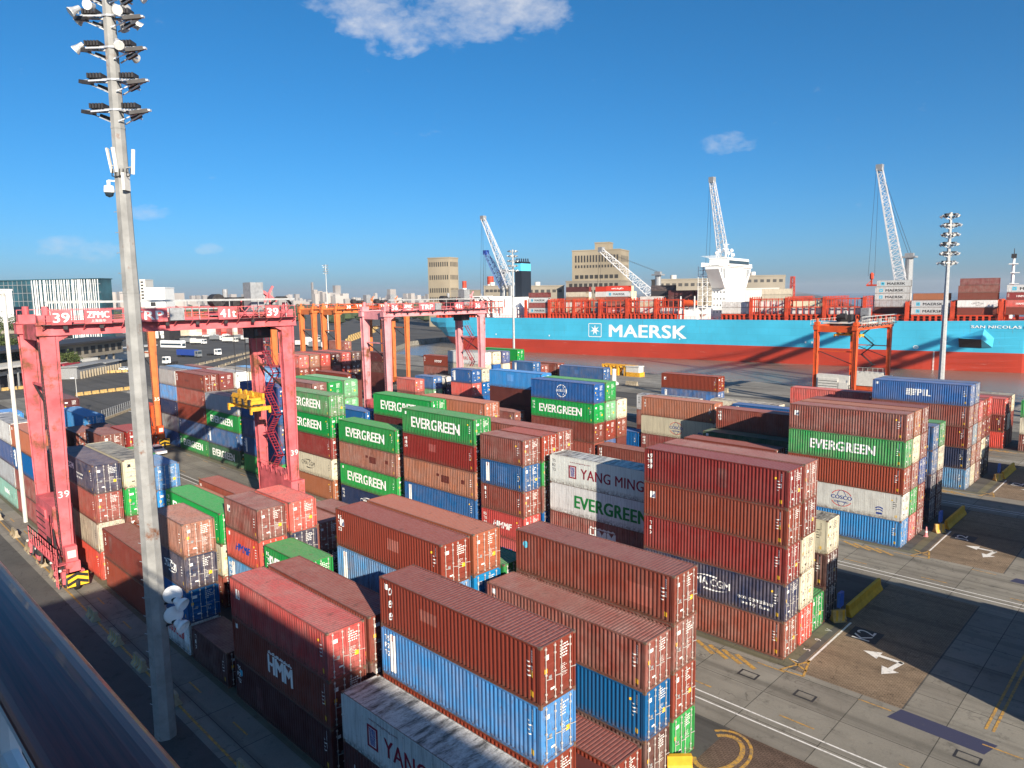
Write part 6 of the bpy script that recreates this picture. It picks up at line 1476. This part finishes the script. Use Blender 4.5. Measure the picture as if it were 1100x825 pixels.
for i, (u, v) in enumerate(((262, 365), (270, 366), (236, 366), (250, 368), (205, 369), (216, 370), (276, 370), (330, 372), (345, 374), (338, 368))): truck(u, v, R(28), 'white lorry parked in the far rows below the stacked containers', M['cwhite'] if i % 3 else M['ivory'], M['ivory'] if i % 2 else M['cgrey'], 7, 3.4)
# yellow-cream barrier blocks along the city road
seq = [(82+i*8.6, 425.5-i*1.05, 90-1.2+i*8.6, 424.6-i*1.05) for i in range(8)]+[(112+i*6.5, 401-i*.35, 117.5+i*6.5, 400.7-i*.35) for i in range(5)]+[(2+i*9, 420-i*.9, 9+i*9, 419.2-i*.9) for i in range(4)]
seq += [(182+i*8, 400-i*1.9, 188+i*8, 398.6-i*1.9) for i in range(12)]+[(200+i*7, 407-i*2.4, 205+i*7, 405.4-i*2.4) for i in range(10)]
nm = {}
for i, (u0, v0, u1, v1) in enumerate(seq):
    p, q = px_z(u0, v0, 0), px_z(u1, v1, 0); g = 0 if i < 8 else 1 if i < 13 else 2 if i < 17 else 3 if i < 29 else 4
    jersey(p.x, p.y, q.x, q.y, ['cream road block in the line left of the mast', 'cream road block near the small white car', 'cream road block before the white roofed shed', 'pale block lining the road above white roofs', 'pale block in the second line by the white gate'][g], M['jyellow'] if g < 3 else M['jconc'], .95, .8, 'road blocks of line %d' % (g+1))
for i in range(26):
    u = 392+(i % 13)*2.4; v = 366-(i//13)*4-(i % 13)*.9; p = px_z(u-20+i//13*3, v+2, 0); q = px_z(u-18.4+i//13*3, v+1.4, 0); jersey(p.x, p.y, q.x, q.y, 'yellowish stone block heaped along the basin head', M['jyellow'], 2.2, 2.4, 'stone blocks at the basin head')
t = thing('white_gate', 'white frame gate over the truck road behind blue roofs', 'gate', (0, 0, 0)); p, q = px_d(228, 397, 190), px_d(261, 394, 190); b = MB(); b.beam((p.x, p.y, 0), (p.x, p.y, 7.0), .35); b.beam((q.x, q.y, 0), (q.x, q.y, 8.0), .35); b.beam((p.x, p.y, 7.0), (q.x, q.y, 8.0), .35); b.beam((p.x, p.y, 5.5), (q.x, q.y, 6.5), .2); b.build('frame', M['wpaint'], t)
def lamp(u, v0, h, D, label):
    p = px_d(u, v0, D); t = thing('street_lamp', label, 'street lamp', (p.x, p.y, 0)); b = MB(); b.tube((0, 0, 0), (0, 0, h), .11, .07, 8); b.beam((0, 0, h), (.9, -.9, h+.1), .07); b.build('pole', M['galv'], t); b = MB(); b.box(.6, 1.5, -1.4, -.6, h+.05, h+.22); b.build('lamp_head', M['wpaint'], t)
lamp(84, 440, 9.5, 165, 'slim street lamp right of the red crane leg'); lamp(285, 372, 9, 300, 'slim street lamp above the road blocks')
t = thing('road_fence', 'wire fence on a low kerb beside the truck yard', 'fence'); p, q = px_z(110, 452, 0), px_z(142, 440, 0); b = MB(); n = 14
for i in range(n+1): o_ = p+(q-p)*(i/n); b.beam((o_.x, o_.y, .5), (o_.x, o_.y, 2.4), .09)
b.beam((p.x, p.y, 2.3), (q.x, q.y, 2.3), .06); b.beam((p.x, p.y, 1.4), (q.x, q.y, 1.4), .05); b.build('post_and_wire', M['steel'], t); b = MB(); b.beam((p.x, p.y, .25), (q.x, q.y, .25), .5, .5); b.build('kerb', M['jconc'], t)
# row name painted on the road, and the numbers along the stack edge
def ground_text(s, x, y, h, rz, mt, z=.028, bold=.02, width=None):
    vs, fs, w_ = text_geo(s, h, bold, width); b = MB(); c_, s_ = math.cos(rz), math.sin(rz)
    b.v = [(x+a*c_-q*s_, y+a*s_+q*c_, z) for a, q in vs]; b.f = list(fs); b.m = [0]*len(fs); tag(b.build('road_lettering', mt), kind='structure')
for y0, nm in ((49.1, 'K2'), (79.7, 'J2'), (109.2, 'I2')): ground_text(nm, -17.2, y0+7.15, 1.3, R(90), M['rwhite'], .028, .0, 1.8)
for k, s in enumerate('1 5 9 V'.split()): ground_text(s, -19.9, 49.6+k*2.1, .5, R(90), M['rwhite'])
for o in bpy.data.objects:
    if o.type == 'MESH' and o.parent is None and 'category' not in o and 'kind' not in o: print('UNTAGGED', o.name)
print('containers', NCONT, 'objects', len(bpy.data.objects))
# ------------------------------------------------------------------ the air: thin even haze
hz = bpy.data.materials.new('thin_haze'); hz.use_nodes = True; t = NT(hz.node_tree); t.n.remove(t.n['Principled BSDF'])
pv = t.add('ShaderNodeVolumePrincipled'); pv.inputs['Color'].default_value = (.90, .94, 1, 1); pv.inputs['Density'].default_value = 0.9e-4; pv.inputs['Anisotropy'].default_value = .2
t.link(pv.outputs[0], t.n['Material Output'].inputs['Volume'])
b = MB(); b.box(-9000, 3500, -3500, 10000, -6, 130); o = b.build('haze', hz); tag(o, 'thin pale haze over the harbour', 'haze', kind='stuff')
